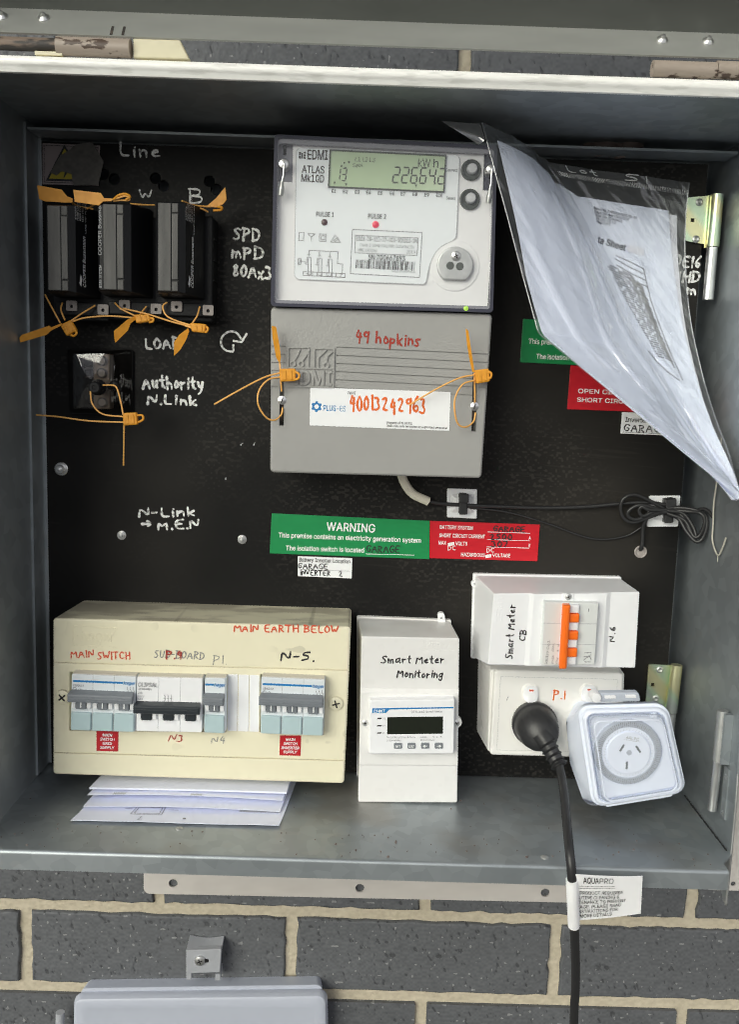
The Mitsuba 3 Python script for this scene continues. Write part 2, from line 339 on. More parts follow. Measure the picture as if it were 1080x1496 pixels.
# ------------------------------------------------------------------ lettering
_txt = {}
def text2d(s, bold=False):
    if (s, bold) not in _txt:
        m = meshkit.text_mesh(s, 1.0, depth=0.1, bold=bold)
        v, f = np.array(m.vertices), np.array(m.faces)
        top = (v[f][:, :, 2] > 0.05).all(1)
        f = f[top]; ids = np.unique(f); re = np.zeros(len(v), int); re[ids] = np.arange(len(ids))
        _txt[(s, bold)] = (v[ids][:, :2], re[f])
    return _txt[(s, bold)]
def tx(s, pl, pr, h, w, bold=False, slant=0.0):
    """Printed text with its baseline from pl to pr, capitals h mm tall, at depth w."""
    v, f = text2d(s, bold)
    pl, pr = np.asarray(pl, float), np.asarray(pr, float); d = pr - pl; L = np.linalg.norm(d); x = d / L; y = np.array([-x[1], x[0]])
    x0, x1 = v[:, 0].min(), v[:, 0].max()
    uu = (v[:, 0] - x0) / (x1 - x0) * L + slant * v[:, 1] * h
    q = pl + uu[:, None] * x + (v[:, 1] * h)[:, None] * y
    return np.column_stack([q, np.full(len(q), float(w))]), f
GL = {  # handwriting: strokes of x,y points, capitals one unit tall
 'A': '0,0 .35,1 .7,0;.14,.36 .58,.38', 'B': '.05,0 .08,1;.0,.98 .5,.95 .52,.6 .1,.52;.1,.52 .62,.45 .58,.05 .0,.02', 'C': '.6,.85 .35,1 .05,.7 .05,.25 .3,0 .62,.15',
 'D': '.08,0 .05,1;.0,1 .5,.9 .65,.5 .5,.1 .0,0', 'E': '.6,1 .05,.98 .05,.02 .62,.0;.05,.52 .5,.54', 'G': '.62,.85 .35,1 .05,.7 .05,.25 .3,0 .6,.1 .62,.45 .35,.43',
 'H': '.05,0 .05,1;.6,0 .6,1;.05,.5 .6,.52', 'I': '.1,0 .1,1', 'K': '.05,0 .05,1;.55,1 .08,.48 .6,0', 'L': '.08,1 .05,.02 .55,.04', 'M': '0,0 .08,1 .4,.35 .72,1 .8,0',
 'N': '0,0 .06,1 .58,.05 .64,1', 'O': '.3,1 .04,.7 .05,.25 .32,0 .6,.28 .58,.75 .3,1', 'P': '.06,-.05 .08,1;.0,.98 .5,.95 .55,.6 .1,.46', 'R': '.05,0 .08,1;.0,.98 .5,.95 .5,.58 .08,.5 .6,0',
 'S': '.58,.88 .3,1 .06,.78 .3,.55 .56,.3 .3,0 .0,.12', 'T': '.0,.98 .66,1;.33,.98 .32,0', 'U': '.05,1 .06,.2 .3,0 .55,.2 .58,1', 'V': '0,1 .28,0 .6,1', 'W': '0,1 .18,0 .4,.7 .6,0 .85,1', 'Y': '0,1 .3,.5;.6,1 .2,0',
 'a': '.5,.55 .2,.6 .02,.25 .2,0 .48,.3;.5,.6 .5,.1 .62,0', 'e': '.05,.3 .48,.36 .3,.62 .06,.4 .1,.05 .5,.08', 'g': '.48,.55 .2,.6 .03,.3 .2,.05 .46,.3;.5,.6 .48,-.3 .2,-.42 .05,-.2', 'h': '.05,1 .06,0;.06,.35 .3,.6 .48,.4 .5,0',
 'i': '.1,.6 .1,0;.12,.85 .13,.88', 'k': '.05,1 .06,0;.45,.62 .1,.28 .5,0', 'l': '.1,1 .1,0', 'm': '.02,.6 .06,0;.06,.35 .22,.58 .33,.38 .34,.02;.34,.38 .5,.6 .62,.4 .66,0', 'n': '.05,.6 .06,0;.06,.35 .28,.6 .46,.42 .48,0',
 'o': '.25,.6 .03,.35 .2,0 .48,.25 .4,.55 .2,.6', 'p': '.05,.6 .04,-.4;.06,.5 .4,.6 .45,.2 .08,.1', 'r': '.05,.6 .07,0;.07,.35 .25,.58 .42,.52', 's': '.42,.55 .15,.6 .1,.38 .4,.22 .3,.0 .02,.05', 't': '.2,1 .2,.08 .4,.02;.0,.62 .42,.65',
 'u': '.05,.6 .08,.1 .3,.02 .46,.3;.48,.6 .48,.08 .58,.0', 'y': '.05,.6 .2,.15 .42,.2;.5,.6 .4,-.2 .1,-.4', 'x': '.0,.6 .45,0;.45,.6 .0,0',
 '0': '.28,1 .04,.65 .06,.2 .3,0 .54,.3 .5,.8 .26,1', '1': '.1,1 .12,0', '2': '.02,.8 .3,1 .5,.75 .05,.03 .6,.05', '3': '.05,.95 .45,.98 .25,.58 .55,.35 .35,.0 .0,.1', '4': '.3,1 .02,.42 .55,.45;.45,.8 .42,-.1', '5': '.55,1 .12,.97 .1,.6 .45,.6 .5,.2 .02,.02',
 '6': '.45,1 .1,.55 .08,.15 .35,.0 .5,.25 .3,.48 .1,.3', '7': '.0,.98 .55,1 .2,0', '8': '.3,.52 .08,.8 .3,1 .5,.8 .06,.2 .3,0 .55,.22 .3,.52', '9': '.5,.8 .25,1 .05,.75 .25,.52 .5,.75;.5,.95 .42,0',
 '.': '.08,.0 .12,.04', '-': '.02,.45 .4,.48', '>': '.0,.4 .6,.42;.38,.68 .66,.42 .4,.15', '+': '.0,.5 .5,.5;.25,.8 .25,.2'}
ROUND = set('BCDGOPRSUaeghmnoprstuy023568')
def chaikin(P, k=2):
    P = np.asarray(P, float)
    for _ in range(k):
        if len(P) < 3: break
        q = [P[0]]
        for a, b in zip(P[:-1], P[1:]): q += [a * .75 + b * .25, a * .25 + b * .75]
        P = np.array(q + [P[-1]])
    return P
def hand_shape(s, pl, pr, h, th, jit=0.05, slant=0.0, seed=1):
    rg = random.Random(s + str(seed)); adv = 0.0; strokes = []
    for ch in s:
        if ch == ' ': adv += 0.55; continue
        wmax = 0
        dy, sc = rg.uniform(-jit, jit), 1 + rg.uniform(-jit, jit)
        for st in GL[ch].split(';'):
            P = np.array([[float(x) for x in t.split(',')] for t in st.split()])
            wmax = max(wmax, P[:, 0].max())
            P = P * sc + [[rg.uniform(-jit, jit) * .5, rg.uniform(-jit, jit) * .5] for _ in P] + [adv, dy]
            strokes.append(chaikin(P, 2 if ch in ROUND else 1) if len(P) > 2 else P)
        adv += wmax + 0.24
    W = adv - 0.24
    pl, pr = np.asarray(pl, float), np.asarray(pr, float); d = pr - pl; L = np.linalg.norm(d); x = d / L; y = np.array([-x[1], x[0]])
    sh = []
    for P in strokes:
        q = pl + ((P[:, 0] / W * L) + slant * P[:, 1] * h)[:, None] * x + (P[:, 1] * h)[:, None] * y
        ln = LineString(q); n = max(2, int(ln.length / (th * 0.9))); ph = rg.uniform(0, 6)
        c = [np.array(ln.interpolate(i / n, normalized=True).coords[0]) for i in range(n + 1)]
        wd = [th * (1.0 + .20 * math.sin(ph + i * .9) + rg.uniform(-.10, .10)) * (1.12 if i == 0 else .82 if i == n else 1) for i in range(n + 1)]
        for a, b, k in zip(c[:-1], c[1:], range(n)):
            sh.append(unary_union([Point(a).buffer(wd[k] / 2, quad_segs=2), Point(b).buffer(wd[k + 1] / 2, quad_segs=2)]).convex_hull)
    return unary_union(sh).simplify(0.06)
def hw(s, pl, pr, h, w, th=1.0, **kw): return flat(hand_shape(s, pl, pr, h, th, **kw), w)
SEG = {'0': 'abcdef', '1': 'bc', '2': 'abged', '3': 'abgcd', '4': 'fgbc', '6': 'afgedc'}
def seven(s, pl, pr, h, w, th):
    pl, pr = np.asarray(pl, float), np.asarray(pr, float); d = pr - pl; L = np.linalg.norm(d); x = d / L; y = np.array([-x[1], x[0]]) + 0.10 * x
    n = len(s); cw = L / n; dw = cw * 0.66; sh = []
    for i, ch in enumerate(s):
        o = pl + x * cw * i; P = lambda a, b: tuple(o + x * dw * a + y * h * b)
        e = 0.07
        S = {'a': (P(e, 1), P(1 - e, 1)), 'b': (P(1, 1 - e), P(1, .5 + e)), 'c': (P(1, .5 - e), P(1, e)), 'd': (P(e, 0), P(1 - e, 0)), 'e': (P(0, .5 - e), P(0, e)), 'f': (P(0, 1 - e), P(0, .5 + e)), 'g': (P(e, .5), P(1 - e, .5))}
        sh += [bar(*S[k], th) for k in SEG[ch]]
    return flat(unary_union(sh), w)
def lines(px, th, w): return flat(unary_union([LineString([tuple(a) for a in p]).buffer(th / 2, cap_style='flat', join_style='mitre') for p in px]), w)
def screw_head(name, c, w, r, parent, mat='screw_steel', cross=0.0, ang=0.4):
    k = put(name, turned(c, [(r, w), (r, w + r * .15), (r * .92, w + r * .35), (r * .5, w + r * .5), (0.01, w + r * .52)], 20), mat, parent, smooth=40)
    d = np.array([math.cos(ang), math.sin(ang)]) * r * 0.55; e = np.array([-d[1], d[0]]); c = np.asarray(c)
    put('slot', flat(unary_union([bar(c - d, c + d, r * .2)] + ([bar(c - e, c + e, r * .2)] if cross else [])), w + r * .54), 'dark_void', k)
    return k
def nut(c, w, r, parent):
    k = put('nut', join(disc(c, r, w, w + 0.8, 0.3), block(circ(c, r * .72, 6, .3), w + 0.8, w + 2.6, 0.2, 0.3, n=1)), 'screw_steel', parent, smooth=25)
    put('bolt', disc(c, r * .36, w + 2.6, w + 4.2, 0.4, 12), 'dull_zinc', k, smooth=40)
    return k

# ------------------------------------------------------------------ ground and brick wall
gv, gf = simple(-40000, 40000, -1180, -1100, -20000, 60000)
structure('ground', (gv, gf), 'concrete')
WALL = -50.0
wall = thing('brick_wall', 'dark charcoal brick wall with sandy mortar behind the steel cabinet', 'wall')
put('mortar', simple(-2600, 2600, -1100, 1800, WALL - 120, WALL - 4.5), 'mortar_sand', wall)
# brick courses are 92.4 high; joints lie as in the photograph next to the cabinet
def rough_brick(u0, u1, v0, v1, seed):
    r = np.random.RandomState(seed)
    def edge(p, q, n):
        t = np.linspace(0, 1, n, endpoint=False)
        P = np.outer(1 - t, p) + np.outer(t, q)
        nrm = np.array([-(q[1] - p[1]), q[0] - p[0]], float); nrm /= np.linalg.norm(nrm)
        return P + np.outer(r.normal(0, 0.7, n).clip(-1.2, 1.5), nrm)
    c = [np.array(x, float) for x in ((u0, v0), (u1, v0), (u1, v1), (u0, v1))]
    P = np.vstack([edge(c[0], c[1], 26), edge(c[1], c[2], 9), edge(c[2], c[3], 26), edge(c[3], c[0], 9)])
    m = P.mean(0)
    def shr(d): return m + (P - m) * (1 - d / np.array([(u1 - u0) / 2, (v1 - v0) / 2]))
    dz = r.normal(0, 0.4)
    return loft([at_w(shr(-0.8), WALL - 9), at_w(shr(0), WALL - 2.2 + dz), at_w(shr(0.7), WALL - 0.7 + dz), at_w(shr(2.4), WALL + dz)], cap0=False)
far = []
CH, BLN = 92.4, 278.2
for k in range(-10, 21):
    v0 = -177.8 + CH * k + 6.5 - (13 if k >= 9 else 0); v1 = v0 + CH - 13.2
    off = {9: 73.1}.get(k, -68.7 if k % 2 else 70.6 if k % 2 == 0 else 0)
    j0 = off - 12 * BLN
    for i in range(25):
        a, b = j0 + i * BLN + 6.3, j0 + (i + 1) * BLN - 6.3
        if b < -2600 or a > 2600: continue
        a, b = max(a, -2600), min(b, 2600)
        inside = a > -300 and b < 300 and v0 > 20 and v1 < 580
        near = b > -560 and a < 560 and (-300 < v0 < -60 or v0 > 480) and v0 < 760
        if inside: continue
        if near: put('brick', rough_brick(a, b, v0, v1, k * 40 + i + 1000), 'brick_face', wall, smooth=50)
        else: far.append(block(rect(a, v0, b, v1), WALL - 9, WALL, 1.0, 0, n=1))
put('outlying_brick', join(*far), 'brick_face', wall, kind='stuff')

# ------------------------------------------------------------------ galvanised cabinet
cab = thing('meter_cabinet', 'open galvanised steel meter cabinet fixed on the dark brick wall with its lid raised', 'cabinet')
def arc(cw, cv, r, a0, a1, n=6): return [(cw + r * math.cos(math.radians(a)), cv + r * math.sin(math.radians(a))) for a in np.linspace(a0, a1, n)]
floor_prof = [(-48, -1.6), (-48, 0)] + arc(160.5, -3, 3.0, 90, 0) + [(163.5, -16), (162, -16), (162, -3.2), (160.4, -1.6)]
put('floor_tray', join(prism_u(floor_prof, -303, 291), simple(290.5, 303, -1.6, 0, -48, 131), (lambda m: (np.asarray(m[0])[:, [0, 2, 1]], np.asarray(m[1])[:, ::-1]))(extr(Polygon([(290.5, 131), (303, 131), (303, 137), (300, 141), (290.5, 152)]), -1.6, 0))), 'galvanised', cab, smooth=28)
put('side_panel', simple(-304.6, -303, -16, 588, -48, 163), 'galvanised', cab)
sp = [(-48, -16), (121, -16)] + [(124, -38), (129, -46), (133, -44), (134.5, -38)] + [(135, 40), (131, 120), (127, 588), (-48, 588)]
right = Polygon(sp)
m = extr(right, 0, 1.6); mv = np.asarray(m[0])
put('side_panel', (np.column_stack([303 + mv[:, 2], mv[:, 1], mv[:, 0]]), np.asarray(m[1])), 'galvanised', cab)
put('side_edge', tube([(303.6, -44, 132.6), (303.6, -38, 134.9), (303.6, 40, 135.4), (303.6, 68, 134)], 1.0, 8), 'dull_zinc', cab, smooth=60)
put('door_jamb', simple(306.5, 308, 66, 588, 60, 150), 'galvanised', cab)
put('back_panel', simple(-304, 304, -2, 588, -48, -46.6), 'galvanised', cab)
put('roof_panel', simple(-304, 304, 584, 588, -48, 150), 'galvanised', cab)
rim = [(148, 584.2), (148, 588.3)] + [(152, 590.6)] + arc(159.5, 587.2, 4.2, 100, -60, 9) + [(160, 580.6), (157.5, 580.3), (157.5, 583.2), (152, 584.2)]
put('front_rim', prism_u(rim, -330, 330), 'galvanised_lit', cab, smooth=35)
# folded angle on the left side, next to the black board
put('side_angle', join(simple(-303, -301.2, 2, 580, 1.5, 30), block(rect(-303, 2, -298.4, 580), -1.5, 1.5, 0.2, 0.5, n=1)), 'galvanised', cab)
for c, w in (((-305.37,284.58), 1.5), ((-304.69,554.78), 12)):
    put('rivet', turned(c, [(2.6, w), (2.5, w + .8), (1.6, w + 1.7), (.01, w + 2)], 14), 'dull_zinc', cab, smooth=50)
put('roof_angle', simple(-300, 300, 574, 576, 2, 30), 'galvanised', cab)
# black sealant smear along the floor seam
rg = random.Random(3)
sm = []
for i in range(26):
    w = 30 + i * 3.9
    sm.append(turned((0, 0), [(1.0 + rg.random() * 1.1, 0), (.7, .7), (.01, .8)], 7))
    v = np.array(sm[-1][0]); v[:, 0] *= 0.55; v[:, 1] *= 1.7 + rg.random()
    sm[-1] = (np.column_stack([v[:, 0] + 301.6, v[:, 2] + 0.05, v[:, 1] + w]), sm[-1][1])
put('sealant', join(*sm), 'rubber_black', cab, kind='stuff')
for s in (-1, 1):
    pass
# floor screws and marks
for c in (([(-152.23,-7.30,120)][0]), ([(147.40,8.77,150)][0])):
    F = frame3((c[0], 0, c[2]), (1, 0, 0), (0, 0, -1))
    put('rivet', F(turned((0, 0), [(3.4, 0), (3.2, .5), (1.8, 1.1), (.01, 1.2)], 14)), 'dull_zinc', cab, smooth=50)
# mounting flanges on the wall
fb = [(-222.05,-158.74),(253.87,-154.80)]
fl = Polygon(ring([(fb[0][0], -60), fb[0], fb[1], (fb[1][0], -60)], [0, 6, 0, 0], 5))
for c in ((-191.62,-146.40), (1.72,-145.77), (194.16,-145.18)): fl = fl.difference(Point(c).buffer(4.6, quad_segs=6))
put('mounting_flange', extr(fl, WALL + 0.6, WALL + 3), 'mount_paint', cab)
sb_ = (391.43,-136.83)
fk = put('side_flange', extr(Polygon(ring([(sb_[0] - 30, sb_[1]), (sb_[0] + 45, sb_[1]), (sb_[0] + 45, 500), (sb_[0] - 30, 500)], [2, 2, 2, 2])).difference(Point((388.63,-129.31)).buffer(2.6)), WALL + 0.8, WALL + 2.6), 'mount_paint', cab)
# hinge on the right side panel
hg = put('hinge', tube([(296.5, 113, 110), (296.5, 69, 110)], 4.6, 18, smooth=False), 'dull_zinc', cab, smooth=40)
put('pin', tube([(296.5, 70, 109), (296.3, 24, 107)], 3.7, 18, smooth=False), 'bright_zinc', hg, smooth=40)
put('leaf', join(simple(296, 302.9, 69, 112, 112, 118), simple(301.4, 302.9, 22, 66, 112, 121)), 'galvanised', hg)
for v in (58, 26):
    F = frame3((301.4, v, 117), (0, 0, -1), (0, 1, 0))
    put('screw', F(turned((0, 0), [(3.0, 0), (2.8, 1.2), (1.5, 2.2), (.01, 2.4)], 14)), 'bright_zinc', hg, smooth=50)
# raised lid: back return standing above the hinge line, sheet sloping up and out
LA = math.radians(35); LW, LV = math.cos(LA), math.sin(LA)
hw0 = np.array([160.0, 606.5]); root = hw0 + 26.0 * np.array([-LV, LW])
far_ = root + 600 * np.array([LW, LV]); nrm = np.array([-LV, LW])
lid = put('lid', prism_u([tuple(root), tuple(far_), tuple(far_ + 1.4 * nrm), tuple(root + 1.4 * nrm)], -330, 330), 'lid_steel_shaded', cab)
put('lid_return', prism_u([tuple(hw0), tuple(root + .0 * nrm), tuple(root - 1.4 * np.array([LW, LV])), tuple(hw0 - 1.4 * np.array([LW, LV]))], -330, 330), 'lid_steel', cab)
side_p = [tuple(hw0 + 6 * np.array([LW, LV])), tuple(far_ - 26 * nrm), tuple(far_), tuple(root)]
for u in (-331.6, 330.1): put('lid_side', prism_u(side_p, u, u + 1.4), 'lid_steel', cab)
LIDF = lambda u, t: frame3((u, *(hw0 + t * nrm)[::-1]), (1, 0, 0), (0, nrm[1], nrm[0]))
for c in ((-273.30,625.15), (-243.89,625.67), (194.12,624.78), (226.77,624.50)):
    put('rivet', LIDF(c[0], 16.5)(turned((0, 0), [(4.2, 0), (4.1, .7), (2.6, 2), (1.7, 2.4), (1.5, 3.8), (.01, 4.2)], 18)), 'bright_zinc', lid, smooth=40)
for c in ((-194.05,612.24), (-185.91,612.96)):
    put('slot', LIDF(c[0], 5.5)(extr(sbox(-.9, -4.5, .9, 4.5), .05, .35)), 'dark_rust', lid)
def hinge_tube(px, r, mat, name='hinge_barrel', parent=cab, w=158.0): return put(name, tube(px, r, 18, smooth=False), mat, parent, smooth=40)
lv = 599.4
hinge_tube([(-330, lv + .8, 156.5), (-232.4, lv + .8, 156.5)], 4.6, 'dark_rust')
hinge_tube([(-232, lv - .2, 158), (-180.6, lv - .2, 158)], 6.4, 'brown_paint')
put('hinge_block', block([(-179, 593), (-139, 593), (-146, 606.2), (-179, 606.2)], 146, 159, 0.8, 1.4), 'cream_paint', cab, smooth=30)
put('hinge_block', simple(-247, -228, 592.2, 594.6, 150, 161), 'cream_paint', cab)
hinge_tube([(186.5, lv - 1.2, 158), (231, lv - 1.2, 158)], 5.6, 'brown_paint')
hinge_tube([(231.4, lv - .6, 158), (330, lv - .6, 158)], 6.0, 'brown_paint')

# ------------------------------------------------------------------ black board
board = thing('meter_board', 'black textured equipment board with white paint-pen writing inside the cabinet', 'board')
bp = Polygon(rect(-298.6, 1.2, 286, 571.6))
holes = []
for a, b in (((-244.80,545.89), (-235.22,542.16)), ((-199.17,543.92), (-191.95,537.79)), ((-151.67,543.17), (-145.60,536.42))):
    holes += [Point(a).buffer(4.9, quad_segs=6), Point(b).buffer(4.9, quad_segs=6)]
holes.append(Point((252.01,224.90)).buffer(5.0, quad_segs=6))
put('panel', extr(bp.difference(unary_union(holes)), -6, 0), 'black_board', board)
hc = (252.01,224.90)
put('grommet', turned(hc, [(5.9, 0), (5.9, 1), (5.2, 1.5), (4.4, 1), (4.4, -2)], 20), 'tab_grey', board, smooth=40)
nut((-230.33,225.04), 0, 4.3, board)
nut((-118.68,224.73), 0, 4.3, board)
kb = put('nut', turned((-285.20,285.08), [(6.2, 0), (6.2, 1), (5.4, 1.6), (4.2, 1.6), (4.2, 5), (3.6, 5.8), (1.8, 5.8), (1.8, 8), (.01, 8.4)], 22), 'screw_steel', board, smooth=35)
# gold hinges joining the board to the cabinet
def board_hinge(leaf, sq, screws, barrel, tail, rb):
    leaf_p = Polygon(ring(leaf, 2.0, 3)).difference(Polygon([(sq[0] - 1.6, sq[1] - 1.6), (sq[0] + 1.6, sq[1] - 1.6), (sq[0] + 1.6, sq[1] + 1.6), (sq[0] - 1.6, sq[1] + 1.6)]))
    k = put('hinge', extr(leaf_p, 1.0, 3.2), 'gold_zinc', board)
    for c in screws:
        put('screw', turned(c, [(3.4, 3.2), (3.2, 4.0), (2.0, 4.6), (1.5, 4.2), (.01, 4.0)], 18), 'dull_zinc', k, smooth=40)
    put('barrel', tube(barrel, rb, 18, smooth=False), 'gold_zinc', k, smooth=40)
    put('pin', tube(tail, rb * .86, 18, smooth=False), 'bright_zinc', k, smooth=40)
board_hinge([(268.75,542.48),(290.29,544.93),(290.20,502.86),(269.91,505.73)], (275.14,523.48), [(279.93,538.79), (279.51,507.21)], [(293.5, 545, 7.5), (293.5, 500.5, 7.5)], [(293.2, 500, 7), (293.2, 455, 7)], 5.6)
board_hinge([(266.78,118.16),(290.16,117.56),(288.34,74.38),(266.75,75.06)], (272.18,98.20), [(277.54,113.15), (275.80,84.83)], [(291.56,119.85,8),(290.04,73.57,8)], [(290.45,72.54,7),(289.44,26.89,7)], 5.4)
put('knuckle', simple(287, 291, 500, 545, 2, 4), 'gold_zinc', board)

WH = []
def pen(s, pl, pr, h, th=1.5, **k): WH.append(hw(s, pl, pr, h, 0.35, th * 1.18, jit=.07, **k))
pen('Line', (-230.31,561.35), (-195.57,561.34), 10.5, 1.5)
pen('W', (-213.03,526.65), (-202.19,527.01), 7, 1.3)
pen('B', (-169.02,524.02), (-158.16,524.38), 12, 1.4)
pen('SPD', (-130.04,493.66), (-106.97,493.24), 10, 1.7)
pen('mPD', (-131.08,478.28), (-103.69,477.99), 10, 1.7)
pen('80Ax3', (-130.29,462.27), (-96.09,461.00), 10.5, 1.7)
WH.append(lines([[(-104.63,460.13),(-96.13,463.38)]], 1.2, 0.35))
pen('LOAD', (-207.84,395.96), (-177.03,397.57), 9, 1.8)
pen('Authority', (-210.38,360.39), (-156.44,362.13), 10.5, 1.9)
pen('N.Link', (-206.06,346.33), (-161.93,347.14), 8.2, 1.9)
pen('N-Link', (-213.80,242.90), (-163.23,245.79), 7.6, 1.7)
pen('>', (-211.29,232.72), (-203.06,232.98), 8, 1.8)
pen('M.E.N', (-196.73,231.90), (-159.36,234.37), 7.6, 1.7)
pen('DE16', (262.23,484.59), (285.62,482.98), 9, 1.7)
pen('4HD', (263.26,471.53), (286.09,469.88), 9, 1.7)
pen('m', (275.84,459.97), (283.81,460.23), 9, 1.7)
ar = spline([(-128.86,396.07),(-135.66,397.07),(-140.03,402.40),(-138.86,409.11),(-133.37,413.53),(-126.60,413.14),(-121.60,407.24)], 6)
WH.append(lines([[tuple(x) for x in ar], [(-128.94,402.76),(-128.86,396.07)], [(-129.59,405.77),(-121.57,404.82),(-116.76,412.85)]], 1.9, 0.36))
put('handwriting', join(*WH), 'chalk_white', board)
# small scuffs on the board
put('scuff', join(*[flat(Point(c).buffer(.6).union(bar(c, (c[0] + dx, c[1] + dy), .5)), .3) for c, dx, dy in (((-121.06,312.35), 2, 2), ((-109.18,312.73), 1, 2), ((-134.50,280.44), 0, 1.5), ((63.28,222.78), 1, 1))]), 'print_pale', board, kind='stuff')

# ------------------------------------------------------------------ electricity meter
em = thing('electricity_meter', 'large grey and white electronic electricity meter with green display at top centre of the board', 'electricity meter')
COV = [(-86.76,564.15),(89.72,561.44),(92.82,432.03),(-87.44,431.33)]
put('back_case', block(inset(COV, 3), 0, 70, 4, 1), 'meter_grey', em, smooth=30)
HOU = inset(COV, [4.5, 5, 4.5, 4.5])
q1 = [(-85.65,529.83),(-72.49,529.74),(-72.60,561.70),(80.25,559.96),(80.72,528.44),(89.80,528.20),(89.22,436.17),(-84.48,434.35)]
put('housing', extr(Polygon(q1).buffer(-0.8).buffer(0.8, quad_segs=4), 66, 74), 'meter_housing', em)
inner = Polygon(inset(COV, 3.0))
fr = extr(Polygon(ring(COV, 3, 4)).difference(Polygon(ring(inset(COV, 2.6), 2, 4))), 58, 82)
put('cover_rim', fr, 'tinted_rim', em)
put('cover_lip', extr(Polygon(ring(inset(COV, 2.7), 2, 4)).difference(Polygon(ring(inset(COV, [6.0, 2.9, 5.2, 3.2]), 2, 4))), 76.5, 79.5), 'tinted_rim_pale', em)
put('clip_recess', extr(Polygon([(-85.34,562.81),(-73.33,562.68),(-72.66,530.14),(-85.30,530.25)]), 66, 71), 'tinted_rim_pale', em)
put('clip_recess', extr(Polygon([(81.02,560.45),(89.80,560.22),(90.88,528.63),(81.50,528.85)]), 66, 71), 'tinted_rim', em)
FP = [(-69.76,556.06),(60.81,554.87),(60.96,491.59),(58.34,488.28),(46.40,482.52),(40.28,469.92),(37.63,453.04),(-69.27,453.90)]
put('face_panel', extr(Polygon(ring(FP, [4, 4, 3, 8, 8, 10, 3, 4], 4)), 74, 75.2), 'meter_face', em)
put('face_outline', flat(Polygon(ring(FP, [4, 4, 3, 8, 8, 10, 3, 4], 4)).buffer(.25).difference(Polygon(ring(FP, [4, 4, 3, 8, 8, 10, 3, 4], 4)).buffer(-.35)), 75.45), 'print_pale', em)
LC = [(-42.17,554.35),(49.12,553.18),(48.65,526.32),(-42.82,527.28)]
lcd = put('display', flat(Polygon(LC), 75.6), 'lcd_green', em)
put('bezel', extr(Polygon(LC).buffer(1.0, join_style='mitre').difference(Polygon(LC).buffer(0.05, join_style='mitre')), 75.2, 77.0), 'lcd_ink', lcd)
sg = [seven('13', (-38.01,531.92), (-28.14,531.99), 9.5, 75.9, 1.0), seven('22664', (7.79,531.85), (43.74,531.97), 11.8, 75.9, 1.25), seven('2', (44.01,531.98), (50.88,531.95), 11.8, 75.9, 1.25),
      flat(Point((41.81,532.17)).buffer(.8), 75.9), tx('kW', (27.87,544.35), (37.73,544.41), 6.6, 75.9), tx('h', (39.92,544.48), (44.03,544.46), 6.6, 75.9),
      tx('L1 L2 L3', (-22.57,547.15), (-6.70,546.88), 3.3, 75.9), tx('SetA', (-24.62,542.62), (-16.41,542.63), 2.9, 75.9, slant=.2)]
for c in ((-33.39,543.12), (-31.27,545.55), (-30.06,541.66), (-27.46,546.20)): sg.append(flat(Point(c).buffer(.8), 75.9))
for x in ((-38.53,530.85), (-29.19,530.11), (26.76,530.89)): sg.append(flat(Polygon([(x[0] - .9, x[1]), (x[0] + .9, x[1]), (x[0], x[1] - 2.6)]), 75.9))
put('digits', join(*sg), 'lcd_ink', lcd)
W = 75.6
pr = [tx('EDMI', (-60.84,547.46), (-44.45,547.58), 7.2, W, True), tx('ATLAS', (-64.98,537.09), (-46.91,537.00), 5.6, W, True), tx('Mk10D', (-65.38,530.23), (-47.01,530.05), 5.6, W, True)]
LG = [(-67.52,553.26),(-62.06,553.18),(-62.21,547.68),(-67.67,547.76)]
pr.append(flat(unary_union([Polygon(sub(LG, a, b, c, d)) for a, b, c, d in ((0, .05, .3, .55), (0, .62, .3, .98), (.38, .2, .6, .98), (.7, 0, .98, .25), (.7, .36, .98, .6), (.7, .7, .98, .98))]), W))
pr += [tx('PULSE 1', (-52.68,503.79), (-38.35,503.62), 3.6, W, True), tx('PULSE 2', (-10.78,503.56), (3.57,503.45), 3.6, W, True)]
for i, (n, x) in enumerate(zip(range(1, 11), (488, 504.5, 522, 538.5, 555.5, 573, 589, 606.5, 623.5, 641))):
    a = np.array((-38.85,522.39)) + (np.array((45.27,521.98)) - np.array((-38.85,522.39))) * (x - 488) / 153
    pr.append(tx(f'E{n}', a - [1.9, 0], a + [1.9 + (n > 9), -.1], 2.7, W, True))
pr += [tx('Connect', (50.17,541.93), (59.76,541.88), 2.4, W), tx('Select', (51.40,520.17), (58.56,520.03), 2.4, W)]
pr.append(tx('SN:700667893', (-9.74,471.26), (20.24,471.00), 4.0, W, True))
BC = [(-19.44,470.94),(29.14,470.64),(28.86,463.60),(-19.79,464.18)]
rg = random.Random(5); s = 0.0; bars = []
while s < 0.99:
    b = rg.choice((.008, .008, .016, .024)); bars.append(Polygon(sub(BC, s, 0, min(s + b, 1), 1))); s += b + rg.choice((.009, .009, .017, .025))
pr.append(flat(unary_union(bars), W))
put('lettering', join(*pr), 'print_black', em)
pg = [tx('1D11-1B-112-27-G11-201012-2N', (-19.62,486.00), (29.38,485.46), 3.1, W, True), tx('Class 1 50Hz 10/100A 3x240/415V', (-16.71,481.53), (27.62,481.10), 2.4, W),
      tx('NMI 14/2/66', (-18.25,477.45), (-2.73,477.36), 2.6, W), tx('2019', (21.12,477.12), (28.33,477.09), 2.6, W), tx('MADE IN AUSTRALIA', (10.01,462.01), (28.92,461.98), 1.4, W)]
B1, B2 = [(-23.19,494.45),(33.20,493.89),(32.40,458.57),(-23.82,459.72)], [(-20.57,489.99),(30.05,489.50),(29.77,475.79),(-20.71,476.29)]
for B in (B1, B2): pg.append(lines([[tuple(x) for x in B] + [tuple(B[0]), tuple(B[1])]], .5, W))
